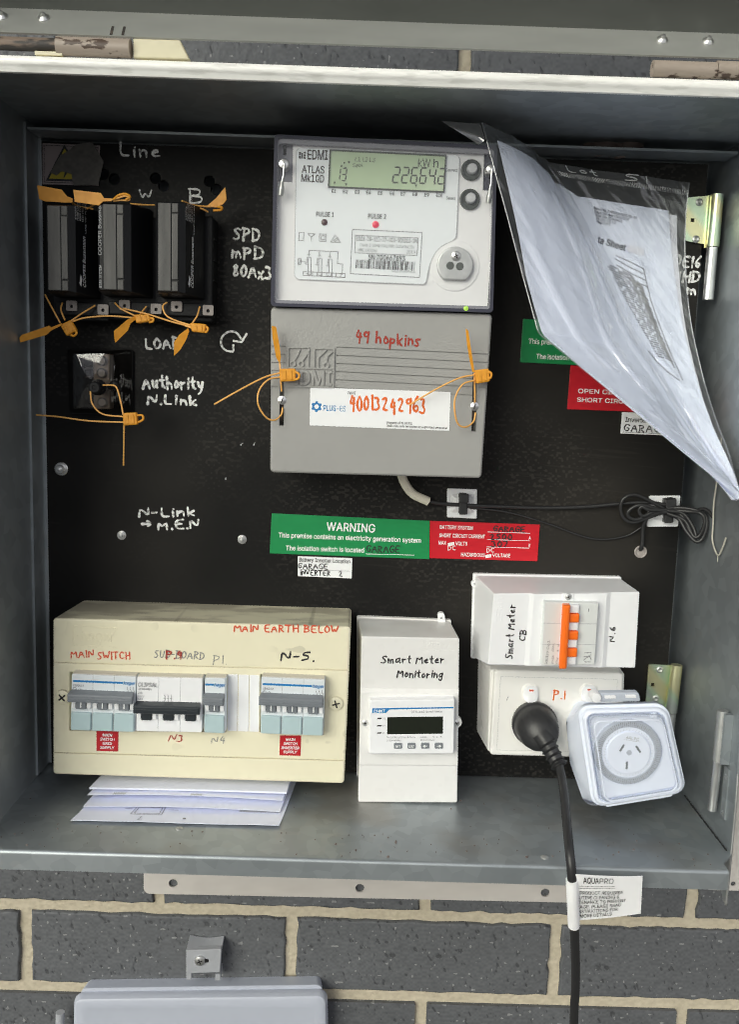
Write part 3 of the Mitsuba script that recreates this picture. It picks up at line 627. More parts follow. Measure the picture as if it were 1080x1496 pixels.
# symbols and the wiring diagram
ic = []
q = [(-66.17,490.64),(-62.30,490.61),(-62.44,484.33),(-66.31,484.37)]; ic += [[tuple(x) for x in q] + [tuple(q[0])]]
ic += [[(-56.15,487.49),(-53.45,489.99),(-58.98,490.34)], [(-56.16,487.75),(-56.07,484.00)], [(-56.15,487.49),(-59.24,489.80)], [(-56.15,487.49),(-53.17,489.73)]]
for Q in ([(-49.58,490.11),(-44.06,490.08),(-44.08,484.40),(-49.61,484.43)], [(-48.17,488.66),(-45.40,488.64),(-45.44,485.69),(-48.26,485.71)]): ic += [[tuple(x) for x in Q] + [tuple(Q[0])]]
ic += [[(-40.58,483.97),(-36.87,489.72),(-32.56,483.91),(-40.58,483.97)], [(-38.40,485.12),(-34.61,487.92)], [(-37.27,484.35),(-34.02,486.60)]]
ic += [[(-57.84,476.96),(-34.30,476.66),(-34.59,467.21),(-30.42,467.08),(-30.46,458.42)], [(-62.11,457.11),(-27.90,456.60),(-27.99,459.58),(-62.18,460.09),(-62.11,457.11)]]
for x in (451.5, 467, 482.5):
    s_ = (x - 451.5) / 31 * 1.6
    A = lambda dx, y: tuple(np.array((-57.84,476.96)) + (np.array((-52.31,476.93)) - np.array((-57.84,476.96))) * (x + dx - 451.5) / 10 + np.array([0, -(y + s_ - 366) * .575]))
    ic += [[A(0, 366), A(0, 374)], [A(-2.5, 372), A(2.5, 372)], [A(-3, 376), A(3.5, 376), A(3.5, 399), A(-3, 398)], [A(-3, 376), A(-3, 385), A(-6, 384)], [A(-1, 376), A(-1, 396)]]
ic += [[(-66.28,470.22),(-64.07,470.30),(-64.24,465.43),(-66.45,465.36),(-66.28,470.22)], [(-66.19,465.91),(-64.05,469.76)], [(-64.02,468.14),(-60.68,467.71)]]
for i in range(1, 9): ic.append([tuple(bl([(-62.18,460.09),(-27.99,459.58),(-27.90,456.60),(-62.11,457.11)], i / 9, 0)), tuple(bl([(-62.18,460.09),(-27.99,459.58),(-27.90,456.60),(-62.11,457.11)], i / 9, 1))])
pg.append(lines(ic, .5, W))
put('fine_print', join(*pg), 'print_grey', em)
put('pulse_led', turned((-45.95,499.32), [(2.6, 75.2), (2.4, 76.2), (.01, 76.8)], 16), 'led_off', em, smooth=50)
put('pulse_led', turned((-4.56,498.91), [(2.8, 75.2), (2.5, 76.3), (.01, 77)], 16), 'led_red', em, smooth=50, label='lit red pulse light')
for c in ((70.43,543.48), (70.41,520.84)):
    k = put('button_well', turned(c, [(8.1, 74), (8.1, 76.6), (7.2, 77.2), (6.0, 76.4), (5.4, 75), (4.3, 74.8)], 28), 'lcd_ink', em, smooth=35)
    c2 = (c[0] + .6, c[1] + .6)
    put('button', turned(c2, [(4.1, 74), (4.0, 79.6), (3.4, 80.4), (.01, 80.7)], 24), 'print_pale', k, smooth=40)
PC = (60.70,468.73)
put('port_base', turned(PC, [(20.3, 74), (20.3, 74.6), (19.4, 75.1), (.01, 75.1)], 40), 'meter_housing', em, smooth=30)
d = Point(PC).buffer(14.6, quad_segs=16).intersection(sbox(PC[0] - 30, PC[1] - 11.6, PC[0] + 30, PC[1] + 30))
rim_d = np.array(d.exterior.coords)[:-1]
pt = put('optical_port', loft([at_w(rim_d, 75), at_w(rim_d, 79), at_w(PC + (rim_d - PC) * .97, 79.6), at_w(PC + (rim_d - PC) * .9, 79.9)]), 'dull_zinc', em, smooth=30)
for c in ((56.67,468.09), (64.42,467.81)):
    put('port_hole', turned(c, [(3.2, 79.9), (2.6, 80.3), (2.4, 80.2)], 18), 'lcd_ink', pt)
screw_head('screw', (61.02,475.75), 79.8, 4.0, pt, cross=1)
put('front_window', flat(Polygon(inset(COV, 2.5)), 81.4), 'clear_pane', em)
put('status_led', turned((70.75,434.57), [(2.0, 80), (2.0, 82.4), (.01, 82.9)], 12), 'led_green', em, smooth=50, label='lit green status light')
for c, e in (((-78.95,541.65), (-80.21,522.31)), ((85.11,542.88), (84.81,521.96))):
    c, e = np.array(c), np.array(e)
    k = put('sealing_screw', turned(c, [(4.0, 71), (4.0, 82.6), (3.4, 84.2), (.01, 84.8)], 18), 'screw_steel', em, smooth=40)
    put('wire', tube([(*(c + [.6, 0]), 85), (*((c + e) / 2 + [.7, 0]), 85.4), (*(e + [0, 4]), 85)], .9, 8), 'bright_zinc', k, smooth=60)
    put('crimp', tube([(*(e + [0.3, 6]), 84.8), (*(e + [0, 0]), 84.6), (*(e + [-.5, -5]), 84.2)], [1.1, 2.4, 2.0], 9), 'dull_zinc', k, smooth=45)
put('clip_slot', extr(Polygon([(-80.70,562.44),(-78.24,562.37),(-78.01,551.02),(-80.48,550.94)]), 71, 71.6), 'dark_void', em)

# terminal cover of the meter
TC = [(-87.95,431.15),(93.24,431.57),(90.97,296.45),(-86.19,295.66)]
body = block(TC, 0, 77, 3.5, 2.6)
sl = [extr(Polygon([(-79.21,380.98),(-75.83,381.09),(-75.51,335.06),(-79.20,334.94)]), 68, 90), extr(Polygon([(79.34,383.32),(83.28,383.45),(84.22,335.10),(80.50,335.55)]), 68, 90)]
for i in range(6):
    y0, y1 = 507.5 + i * 11.6, 514.5 + i * 11.6
    sl.append(extr(LineString([tuple(np.array((-33.29,400.50)) - [0, i * 6.62]), tuple(np.array((92.66,398.76)) - [i * .45 + (6 if i == 5 else 0), i * 6.78])]).buffer(.5, cap_style='flat'), 75.4, 79))
    sl.append(extr(LineString([tuple(np.array((-86.29,399.61)) - [0, i * 6.6]), tuple(np.array((-75.07,399.69)) - [0, i * 6.6])]).buffer(.5, cap_style='flat'), 75.4, 79))
put('terminal_cover', cut(body, *sl), 'meter_grey', em, smooth=25)
EB = [(-72.82,399.49),(-35.23,399.60),(-35.22,367.89),(-72.46,367.24)]
em_lines = [[tuple(bl(EB, *a)) for a in P] for P in (((0, .02), (.44, 0)), ((0, 0), (0, .48)), ((.44, 0), (.44, .5)), ((.57, .5), (.57, .02), (1, .02)), ((1, 0), (1, 1)), ((0, 1), (1, 1)), ((0, .52), (1, .53)), ((.25, .06), (.2, .2), (.12, .36)), ((.46, .06), (.38, .22), (.3, .36)),
             ((.66, .5), (.66, .25), (.82, .06)), ((.97, .08), (.86, .2), (.83, .38)))]
eb = unary_union([LineString(l).buffer(.55) for l in em_lines] + [Point(bl(EB, *c)).buffer(2.6).difference(Point(bl(EB, *c)).buffer(1.5)) for c in ((.1, .42), (.28, .42), (.83, .44))])
v, f = tx('EDMI', bl(EB, .06, .94), bl(EB, .96, .95), 11.5, 0)
lw = unary_union([Polygon(t) for t in v[f][:, :, :2]]).buffer(.05)
put('embossing', extr(unary_union([eb, lw.buffer(.3)]), 76.8, 78.5), 'meter_grey', em)
put('handwriting', hw('49 hopkins', (-18.26,405.09), (33.93,403.47), 9, 77.5, 1.5, jit=.08), 'ink_dark_red', em)
NL = [(-54.12,367.28),(61.73,367.10),(62.02,335.24),(-53.96,336.04)]
nl = put('number_label', extr(Polygon(NL), 76.9, 77.35), 'label_white', em)
put('handwriting', hw('40013242963', bl(NL, .28, .56), bl(NL, .82, .56), 11.5, 77.7, 1.7, jit=.12), 'ink_orange', nl)
put('lettering', join(tx('NMI', bl(NL, .27, .15), bl(NL, .325, .15), 2.6, 77.6), tx('Property of PLUS ES.', bl(NL, .55, .875), bl(NL, .735, .875), 1.9, 77.6, True), tx('Seals may only be broken by authorised personnel', bl(NL, .55, .955), bl(NL, .985, .955), 1.8, 77.6, True)), 'print_black', nl)
hx = bl(NL, .047, .5)
blue = unary_union([Point(hx).buffer(3.4).difference(Point(hx).buffer(1.9))] + [Point(hx + 3.4 * np.array([math.cos(a), math.sin(a)])).buffer(1.15) for a in np.arange(6) * math.pi / 3 + .5])
put('logo', join(flat(blue, 77.6), tx('PLUS', bl(NL, .095, .6), bl(NL, .185, .6), 4.6, 77.6, True), tx('-ES', bl(NL, .19, .6), bl(NL, .255, .6), 4.6, 77.6)), 'print_blue', nl)
for a, b in (((-77.14,355.92), 79), ((82.12,356.01), 79)):
    screw_head('screw', a, 76, 3.9, em, ang=1.3)
    put('screw_wire', tube([(a[0], a[1] - 2, 72), (a[0] - .4, a[1] - 12, 71), (a[0] - .6, a[1] - 20, 70)], 1.1, 8), 'dark_rust', em, smooth=60)

# ------------------------------------------------------------------ service fuses
def fuse(x, key, lab, text=True, dx=0.0):
    """x: pixel-measured left edge of the grey front strip, given in mm on the board; a carrier with sloping sides on a wider base."""
    f = thing('service_fuse', lab, 'fuse holder', 'three black service fuses')
    u, t, b = x, key[0], key[1]
    put('base', block(rect(u - 11, b - 20, u + 38, t - 4), 0, 24, 2, 1.5), 'black_plastic', f, smooth=30)
    lm = 0 if text else 3
    pf, pb = rect(u - lm, b + 1.5, u + 16.8, t - 1.5), rect(u - lm - 5, b - 1, u + 31, t + 1)
    put('carrier', loft([at_w(ring(pb, .8, 2), 22), at_w(ring(pb, .8, 2), 34), at_w(ring(rect(u - lm - 2, b + .3, u + 22, t - .3), .8, 2), 63), at_w(ring(pf, .8, 2), 66)]), 'black_plastic', f, smooth=20)
    g = put('front_strip', join(block(rect(u + .3, b + 1.8, u + 10.8, t - 1.8), 65, 67.0, .5, .5, n=2), block(rect(u + 11.4, b + 11, u + 16.6, t - 10), 65, 67.2, .5, .5, n=2), block(rect(u + 11.6, b + 1.8, u + 16.5, b + 9.6), 65, 66.9, .5, .5, n=2), block(rect(u + 11.6, t - 9, u + 16.5, t - 1.8), 65, 66.9, .5, .5, n=2)), 'strip_grey', f, smooth=30)
    # lettering runs up the right-hand slope
    O, X, Y = np.array([u + 31 - 9 * (12 / 29.0), b + 3, 34 + 12.0]), np.array([0, 1.0, 0]), np.array([-9.0, 0, 29.0])
    Fm = frame3(O, X, Y)
    if text:
        ms = [tx('COOPER Bussmann', (3, 4.5), (44, 4.5), 4.0, .35, True, slant=.15), tx('LINE OF FUSES', (47, 3), (73, 3), 1.8, .35)]
        ms += [tx(s, (56, y), (76 - 3 * i, y), 2.0, .35) for i, (s, y) in enumerate((('MAX VOLTS 415', 7), ('BS88 SYSTEM', 10.5), ('FUSE LINK', 14), ('100A', 17)))]
        ms.append(flat(Polygon([(3, 11), (5.5, 13.6), (13, 11.8), (10, 9.6)]), .35))
        put('lettering', Fm(join(*ms)), 'print_white', f)
    else:
        m = join(tx('BS88 SYSTEM', (0, 0), (18, 0), 2.2, 0), tx('COOPER Bussmann', (26, 0), (70, 0), 2.6, 0))
        put('lettering', frame3((u - 1.5, b + 3, 66.4), (0, 1.0, 0), (-1.0, 0, 0))(m), 'print_pale', f)
    put('side_ridge', join(*[block(rect(u + 37.4, v, u + 39, v + 1.4), 3, 22, .3, .2, n=1) for v in (b + 15, b + 32, b + 50)]), 'black_plastic', f)
    for du, v in ((9, b - 8.2), (36, b - 10.5)):
        tb = Polygon(ring(rect(u + du - 4.6, v - 4.3, u + du + 4.6, v + 4.3), 1.2, 3)).difference(Point(u + du, v - .6).buffer(1.5))
        put('seal_tab', extr(tb, 33, 35), 'tab_grey', f)
    put('tab_bar', block(rect(u - 6, b - 16, u + 40, b - 5), 20, 32.6, 1, 1), 'black_plastic', f, smooth=30)
    return f
e0, e1 = np.array((-272.32,508.42)), np.array((-273.51,437.74))
fuse(e0[0], (e0[1], e1[1]), 'leftmost of three black service fuses, beside the left cabinet wall')
e0, e1 = np.array((-226.78,510.99)), np.array((-227.38,439.80))
fuse(e0[0], (e0[1], e1[1]), 'middle one of three black service fuses, without lettering on its sloping right side', False)
e0, e1 = np.array((-182.09,513.53)), np.array((-182.08,440.17))
fuse(e0[0], (e0[1], e1[1]), 'rightmost of three black service fuses, next to the white SPD writing')

# ------------------------------------------------------------------ neutral link under a smoky cover
nlk = thing('neutral_link', 'small neutral link box with smoky clear cover below the left fuse', 'link box')
NB = [(-265.18,391.24),(-230.57,392.95),(-230.35,341.09),(-264.97,339.38)]
NBk = [(-278.68,394.27),(-218.32,395.62),(-218.52,336.64),(-276.37,336.02)]
put('base', block([(-277.12,393.62),(-218.19,394.92),(-219.02,336.12),(-275.44,334.92)], 0, 4, 3, 1), 'black_plastic', nlk, smooth=30)
put('cover', loft([at_w(ring(inset(NBk, 0.5), 4), 4), at_w(ring(NB, 4), 29), at_w(ring(inset(NB, 1.6), 3.4), 33), at_w(ring(inset(NB, 3), 3), 34)], cap0=False), 'smoky_clear', nlk, smooth=35)
put('link_bar', block([(-250.69,389.17),(-235.03,390.27),(-235.39,341.68),(-249.96,341.21)], 6, 18, 1, 1), 'brass', nlk, smooth=30)
for y in ((-241.77,384.02), (-241.87,373.32), (-241.48,347.62)):
    put('link_screw', turned(y, [(4.4, 18), (4.4, 21), (3.4, 22.2), (.01, 22.2)], 18), 'screw_steel', nlk, smooth=30)
for y0 in (524, 537, 551): pass
put('terminal_rib', join(*[simple(q[0] - 9, q[0] - 5, q[1] - .8, q[1] + .8, 6, 20) for q in ((-247.12,385.11), (-247.19,377.36), (-247.26,369.58))]), 'tab_grey', nlk, kind='stuff')
put('white_sleeve', tube([(-232.69,388.51,22),(-231.34,379.59,25),(-231.74,369.47,26),(-230.64,362.97,28)], [1.6, 2.6, 2.0, .8], 10), 'print_pale', nlk, smooth=60)
put('knob', turned((-241.24,360.91), [(7.0, 33), (7.0, 36), (5.6, 40), (5.2, 45), (4.2, 46.2), (2.0, 46.2), (1.6, 45.4), (.01, 45.4)], 26), 'black_plastic', nlk, smooth=30)
put('wing_nut', join(tube([(-231.40,361.21,34),(-225.54,364.37,38),(-221.37,358.60,36)], [2.4, 3.2, 1.6], 10), tube([(-226.71,367.26,38),(-225.28,363.21,39),(-226.17,358.47,38)], [1.2, 2.4, 1.2], 10)), 'black_plastic', nlk, smooth=50)

# ------------------------------------------------------------------ orange security seals
def seal(lab, lock=None, flag=None, strands=(), loop=None, w=40, lw=4.0, th=0.75):
    s = thing('security_seal', lab, 'security seal', 'orange plastic security seals')
    if lock:
        L = np.array(lock)
        put('lock', block(L, w - lw / 2, w + lw / 2, 1.2, 1.1), 'seal_orange', s, smooth=30)
        Q = sub(L, .24, .2, .74, .8)
        put('lock_ridge', join(block(sub(L, .2, .12, .42, .88), w + lw / 2 - .1, w + lw / 2 + .7, .5, .3, n=2), block(sub(L, .62, .12, .8, .88), w + lw / 2 - .1, w + lw / 2 + .7, .5, .3, n=2)), 'seal_orange', s, smooth=30)
    if flag:
        pts, t = flag       # 3-D outline in its own plane
        P = np.array(pts, float); c = P.mean(0)
        uu, ss, vt = np.linalg.svd(P - c); X, Y = vt[0], vt[1]
        F = frame3(c, X, Y); p2 = np.column_stack([(P - c) @ X, (P - c) @ Y])
        sh = Polygon(p2).buffer(.3, quad_segs=2)
        put('flag', F(extr(sh, -t / 2, t / 2)), 'seal_orange', s)
    for st in strands: put('strand', tube(st, th, 8), 'seal_strand', s, smooth=60)
    if loop: put('loop', tube(loop, 1.0, 8), 'seal_orange', s, smooth=60)
    return s
seal('orange flag seal over the top left corner of the leftmost fuse', flag=([(-281.03,522.51,62),(-262.22,520.29,60),(-258.14,515.22,59),(-253.99,513.92,58),(-254.02,511.21,58),(-259.32,510.85,59),(-275.10,510.86,62),(-279.54,512.33,62)], 1.1),
     strands=[[(-255.13,512.26,58),(-253.15,509.96,50),(-248.15,509.54,44),(-242.46,509.32,40)], [(-255.45,511.89,57),(-255.54,509.49,46),(-251.13,507.72,38)]])
seal('orange flag seal between the tops of the left and middle fuses', flag=([(-249.99,519.06,67),(-228.11,517.18,68),(-225.38,513.26,68),(-219.28,513.20,68),(-219.29,511.59,68),(-225.94,511.37,68),(-229.85,508.03,68),(-248.99,510.26,67)], 1.1),
     strands=[[(-219.84,512.37,68),(-213.76,513.54,70),(-207.97,515.14,71),(-204.36,514.38,70),(-205.43,512.58,68),(-212.08,512.36,68),(-217.90,511.82,67)], [(-233.21,509.72,64),(-244.69,508.39,48),(-254.01,508.18,38)]], loop=[(-217.35,512.54,69),(-212.38,515.79,71),(-206.85,516.77,71),(-203.80,514.93,70),(-207.39,512.86,69)])
seal('orange flag seal at the top right of the rightmost fuse', flag=([(-147.47,515.74,34),(-139.09,522.35,36),(-131.95,530.53,38),(-130.70,521.14,38),(-133.54,517.70,38),(-139.61,515.08,36)], 1.1),
     strands=[[(-209.88,513.75,46),(-202.30,513.89,42),(-191.62,515.05,36)], [(-165.35,516.31,52),(-158.14,515.06,42),(-148.86,515.33,36),(-141.92,515.56,36)], [(-158.51,514.30,40),(-150.80,512.68,38),(-146.85,511.27,34)]], loop=[(-138.45,515.12,36),(-134.67,514.88,38),(-135.54,512.98,36),(-142.22,512.55,34)])
seal('orange seal hanging below the leftmost fuse with its flag to the left', lock=[(-270.16,412.62),(-260.80,417.21),(-255.67,408.50),(-264.47,403.34)],
     flag=([(-301.76,400.34,52),(-299.98,402.67,52),(-278.13,411.27,48),(-276.42,409.90,48),(-268.33,413.70,46),(-268.35,412.56,46),(-277.04,407.60,48),(-280.57,404.06,48),(-301.25,396.94,52)], 1.1), w=44,
     strands=[[(-283.91,437.60,40),(-276.92,426.67,44),(-269.49,414.24,46)], [(-270.75,431.50,36),(-270.05,425.33,42),(-265.71,416.70,45)], [(-242.65,430.40,36),(-252.04,423.06,42),(-260.49,416.30,45)], [(-259.65,415.82,44),(-248.27,419.27,45),(-228.21,421.41,44),(-205.21,420.51,43)]], loop=[(-260.65,404.28,45),(-258.02,403.74,46),(-255.66,406.11,46),(-257.11,408.40,45)])
seal('orange seal hanging below the middle fuse with its flag to the lower left', lock=[(-207.19,423.37),(-194.37,423.79),(-193.21,418.10),(-205.47,415.98)],
     flag=([(-220.45,408.36,58),(-212.09,418.26,48),(-206.37,422.19,43),(-206.37,419.90,43),(-209.78,415.49,48),(-211.62,409.62,50),(-218.83,399.30,60)], 1.1), w=42, lw=6,
     strands=[[(-225.64,432.96,36),(-218.76,427.72,40),(-206.61,422.25,42)], [(-218.11,428.46,38),(-196.70,424.29,42),(-176.30,418.65,42),(-158.77,414.63,42)], [(-198.69,430.97,36),(-201.15,427.29,38),(-203.36,422.99,41)]], loop=[(-194.14,420.87,43),(-191.00,420.34,44),(-191.59,418.03,44),(-194.73,417.42,43)])
seal('orange seal hanging below the rightmost fuse with its flag over the white LOAD writing', lock=[(-159.95,418.03),(-145.94,417.34),(-147.05,409.83),(-158.16,410.62)],
     flag=([(-171.28,401.16,52),(-168.05,407.14,48),(-161.30,413.29,44),(-160.71,411.01,44),(-163.20,403.38,46),(-166.63,395.03,52),(-170.43,390.23,56)], 1.1), w=42, lw=6,
     strands=[[(-181.10,434.99,36),(-184.18,431.29,38),(-180.81,423.79,40),(-171.83,419.43,41),(-158.19,415.79,42)], [(-152.95,432.46,36),(-154.70,424.13,39),(-158.78,416.92,42)], [(-164.61,415.59,42),(-161.10,414.55,42),(-157.59,413.52,42)]], loop=[(-146.92,415.53,43),(-144.40,413.84,44),(-145.55,410.93,44),(-148.05,410.90,43)])
seal('orange seal tied to the neutral link box with long thin tails', lock=[(-215.45,340.05),(-203.74,341.01),(-202.59,330.53),(-215.21,329.25)], w=50,
     strands=[[(-293.35,335.42,40),(-272.42,334.85,46),(-245.08,332.34,49),(-214.90,332.18,50)], [(-219.55,293.46,34),(-217.08,312.18,42),(-215.14,330.32,48)], [(-244.54,357.39,46),(-242.30,347.00,48),(-233.02,338.61,50),(-214.88,336.86,50)], [(-233.66,362.98,47),(-226.91,363.19,46),(-222.24,361.60,46),(-218.25,350.69,48),(-215.45,338.59,50)]],
     loop=[(-203.74,338.39,50),(-198.82,338.58,51),(-198.24,335.10,51),(-202.59,332.58,50)])
seal('orange seal at the left screw of the grey terminal cover', lock=[(-78.94,381.44),(-65.88,382.14),(-65.39,371.96),(-78.19,370.99)], flag=([(-85.23,414.89,90),(-82.20,414.45,90),(-79.47,400.02,87),(-78.28,390.79,86),(-79.12,386.40,85),(-81.61,390.69,86),(-84.34,405.23,89)], 1.1), w=86,
     strands=[[(-78.94,386.42,84),(-78.08,375.41,85),(-77.29,363.23,82)], [(-78.60,378.15,86),(-91.44,373.86,90),(-110.15,363.41,94),(-130.13,351.29,96)], [(-78.54,374.84,86),(-87.54,372.34,90),(-94.26,363.91,93),(-95.08,352.92,94),(-89.26,342.48,90),(-82.37,339.75,86),(-77.39,344.16,80),(-76.55,349.74,78)]], loop=[(-66.31,379.64,87),(-62.86,377.54,88),(-63.34,374.23,88),(-66.73,373.02,87)])
seal('orange seal at the right screw of the grey cover, tail across the number label', lock=[(79.33,385.46),(90.95,387.21),(92.59,376.79),(81.54,374.49)], flag=([(70.49,417.68,92),(72.21,416.12,92),(74.62,404.91,90),(77.35,393.05,88),(79.38,384.36,86),(77.99,384.31,86),(75.41,392.99,88),(72.38,405.38,90)], .9), w=86,
     strands=[[(79.52,381.61,86),(66.64,378.43,88),(47.66,368.43,87),(27.74,355.46,82)], [(79.73,377.20,86),(70.00,373.59,90),(64.21,362.42,92),(64.78,349.74,92),(68.14,341.43,90),(74.71,339.27,87),(81.47,343.65,80),(83.05,350.94,78)], [(79.55,383.27,85),(81.01,369.46,83),(81.84,359.39,80)]], loop=[(90.94,384.72,87),(93.12,383.14,88),(92.73,379.82,88),(90.66,379.21,87)])

# ------------------------------------------------------------------ engraved warning labels
def plate(Q, lab, mat, cat='label', group=None, w=0.0, t=1.2, name='warning_label'):
    k = thing(name, lab, cat, group)
    put('plate', block(Q, w, w + t, .4, .3, n=2), mat, k)
    return k
G = [(-91.69,250.17),(54.52,247.80),(55.70,211.76),(-92.94,212.53)]
gl = plate(G, 'green warning label with white lettering under the electricity meter', 'label_green')
put('lettering', join(tx('WARNING', bl(G, .35, .36), bl(G, .655, .36), 7.6, 1.55, True), tx('This premise contains an electricity generation system', bl(G, .05, .585), bl(G, .945, .575), 4.4, 1.55, True),
    tx('The isolation switch is located', bl(G, .10, .90), bl(G, .59, .885), 4.4, 1.55, True), lines([[tuple(bl(G, .6, .92)), tuple(bl(G, .905, .905))]], .5, 1.55)), 'print_white', gl)
put('handwriting', hw('GARAGE', bl(G, .605, .87), bl(G, .81, .86), 6.4, 1.7, .9), 'print_black', gl)
R = [(54.83,247.82),(156.61,247.54),(156.39,213.02),(55.97,212.75)]
rl = plate(R, 'red battery system label with handwritten voltage, right of the green warning label', 'label_red')
put('lettering', join(tx('BATTERY SYSTEM', bl(R, .09, .20), bl(R, .39, .20), 3.4, 1.6, True), tx('SHORT CIRCUIT CURRENT', bl(R, .085, .42), bl(R, .505, .42), 3.4, 1.6, True), tx('MAX', bl(R, .08, .62), bl(R, .15, .62), 3.4, 1.6, True),
    tx('VOLTS', bl(R, .235, .625), bl(R, .345, .625), 3.4, 1.6, True), tx('HAZARDOUS', bl(R, .29, .92), bl(R, .51, .92), 3.4, 1.6, True), tx('VOLTAGE', bl(R, .58, .915), bl(R, .745, .915), 3.4, 1.6, True),
    tx('A', bl(R, .905, .415), bl(R, .925, .415), 3.2, 1.6, True), tx('V', bl(R, .905, .62), bl(R, .925, .62), 3.2, 1.6, True),
    lines([[tuple(bl(R, .525, a)), tuple(bl(R, .915, a))] for a in (.24, .445, .645)], .5, 1.6), hw('DC', bl(R, .165, .76), bl(R, .235, .76), 4.2, 1.6, .6), hw('DC', bl(R, .525, .79), bl(R, .59, .79), 4.2, 1.6, .6),
    flat(unary_union([bar(bl(R, .165, .59 + d), bl(R, .225, .55 + d), .9) for d in (0, .03, .06)] + [bar(bl(R, .515, .88 + d), bl(R, .57, .85 + d), .9) for d in (0, .03, .06)]), 1.65)), 'print_white', rl)
put('handwriting', join(hw('GARAGE', bl(R, .58, .215), bl(R, .86, .215), 5.0, 1.75, 1.0), hw('2500', bl(R, .55, .44), bl(R, .75, .43), 5.2, 1.75, 1.1), hw('307', bl(R, .565, .635), bl(R, .715, .635), 5.2, 1.75, 1.1)), 'print_black', rl)
Wl = [(-66.85,210.73),(-15.92,210.41),(-15.99,191.23),(-66.45,191.91)]
wl = plate(Wl, 'small white battery inverter location label below the green warning label', 'label_white', t=1.6)
put('lettering', tx('Battery Inverter Location', bl(Wl, .03, .25), bl(Wl, .96, .25), 3.6, 1.85, True), 'print_black', wl)
put('handwriting', join(hw('GARAGE', bl(Wl, .01, .6), bl(Wl, .55, .59), 5.0, 1.9, .95), hw('INVERTER', bl(Wl, .05, .92), bl(Wl, .60, .90), 4.8, 1.9, .9), hw('2', bl(Wl, .75, .9), bl(Wl, .83, .9), 4.8, 1.9, .9), lines([[tuple(bl(Wl, .02, .66)), tuple(bl(Wl, .96, .63))]], .3, 1.9)), 'print_black', wl)
# the second set of labels, partly behind the plastic sleeve
G2 = [(130.70,433.53),(270.91,432.05),(272.81,392.58),(130.06,394.99)]
g2 = plate(G2, 'green label partly hidden behind the left edge of the plastic document sleeve', 'label_green')
put('lettering', join(tx('WARNING', bl(G2, .35, .30), bl(G2, .655, .30), 7.6, 1.55, True), tx('This premise contains an electricity generation system', bl(G2, .045, .56), bl(G2, .945, .56), 4.4, 1.55, True), tx('The isolation switch is located', bl(G2, .10, .90), bl(G2, .59, .885), 4.4, 1.55, True)), 'print_white', g2)
R2 = [(175.96,393.73),(274.03,392.62),(275.87,353.86),(175.32,354.34)]
r2 = plate(R2, 'red circuit label half hidden behind the lower edge of the plastic document sleeve', 'label_red')
put('lettering', join(tx('OPEN CIRCUIT', bl(R2, .085, .62), bl(R2, .62, .62), 3.9, 1.6, True), tx('SHORT CIRCUIT', bl(R2, .08, .82), bl(R2, .63, .82), 3.9, 1.6, True)), 'print_white', r2)
W2 = [(225.63,353.48),(277.23,352.66),(277.51,333.37),(225.45,333.88)]
w2l = plate(W2, 'white inverter label peeking out below the plastic document sleeve', 'label_white', t=1.6)
put('lettering', tx('Inverter Location', bl(W2, .06, .44), bl(W2, .9, .44), 4.2, 1.85, True), 'print_black', w2l)
put('handwriting', join(hw('GARAGE', bl(W2, .05, .88), bl(W2, .8, .86), 6.4, 1.9, 1.0), lines([[tuple(bl(W2, .03, .92)), tuple(bl(W2, .96, .92))]], .4, 1.9)), 'print_black', w2l)
# danger sign with tape over it
D = [(-297.49,570.12),(-247.37,569.77),(-248.86,535.76),(-298.10,535.59)]
ds = thing('danger_sign', 'faded warning sign with yellow triangle, top left corner of the board', 'sign')
put('plate', block(D, 0, .8, .4, .2, n=2), 'sign_pinkish', ds)
put('border', lines([[tuple(bl(D, *a)) for a in ((.03, .05), (.97, .05), (.97, .95), (.03, .95), (.03, .05))]], .5, 1.1), 'print_black', ds)
tri = Polygon([(-278.35,569.27),(-257.18,538.92),(-294.98,538.55)])
put('triangle_border', flat(tri, 1.12), 'print_black', ds)
put('triangle', flat(tri.buffer(-1.7, join_style='mitre'), 1.35), 'sign_yellow', ds)
put('bolt_symbol', flat(Polygon([(-277.35,555.55),(-281.05,547.37),(-278.06,547.47),(-279.35,540.50),(-273.23,549.93),(-276.23,549.83),(-274.36,555.07)]), 1.55), 'print_black', ds)
tape = thing('duct_tape', 'torn grey tape stuck over the faded warning sign', 'tape')
tp = Polygon([(-273.92,564.03),(-267.30,569.40),(-254.16,571.83),(-250.63,566.52),(-244.16,555.84),(-249.11,536.67),(-270.11,535.40),(-271.78,545.16),(-280.73,547.17),(-285.57,543.55),(-290.33,545.70),(-281.14,559.79)]).buffer(.4)
put('strip', extr(tp, 1.7, 2.3), 'tape_grey', tape)

# ------------------------------------------------------------------ cable mounts, conduit and cables
def mount(Q, tie, lab):
    k = thing('cable_mount', lab, 'cable tie mount', 'white square cable tie mounts')
    put('base', block(Q, 0, 2.2, 1.2, .8), 'bright_white_plastic', k, smooth=30)
    c = bl(Q, .5, .5)
    put('saddle', block(rect(c[0] - 7, c[1] - 5, c[0] + 7, c[1] + 5), 2, 5.5, 1, 1.4, qb=rect(c[0] - 11, c[1] - 9, c[0] + 11, c[1] + 9)), 'bright_white_plastic', k, smooth=30)
    t = put('cable_tie', block(tie, 4, 10.5, 1, 1), 'rubber_black', k, smooth=30)
    put('tie_head', block(sub(tie, .05, .02, 1.15, .42), 9.5, 14, .8, .6), 'rubber_black', t, smooth=30)
    return k
mount([(69.23,278.66),(96.95,278.60),(97.96,251.26),(70.42,251.66)], [(79.64,275.19),(87.12,275.43),(88.05,255.91),(80.54,255.67)], 'white cable tie mount just below the electricity meter')
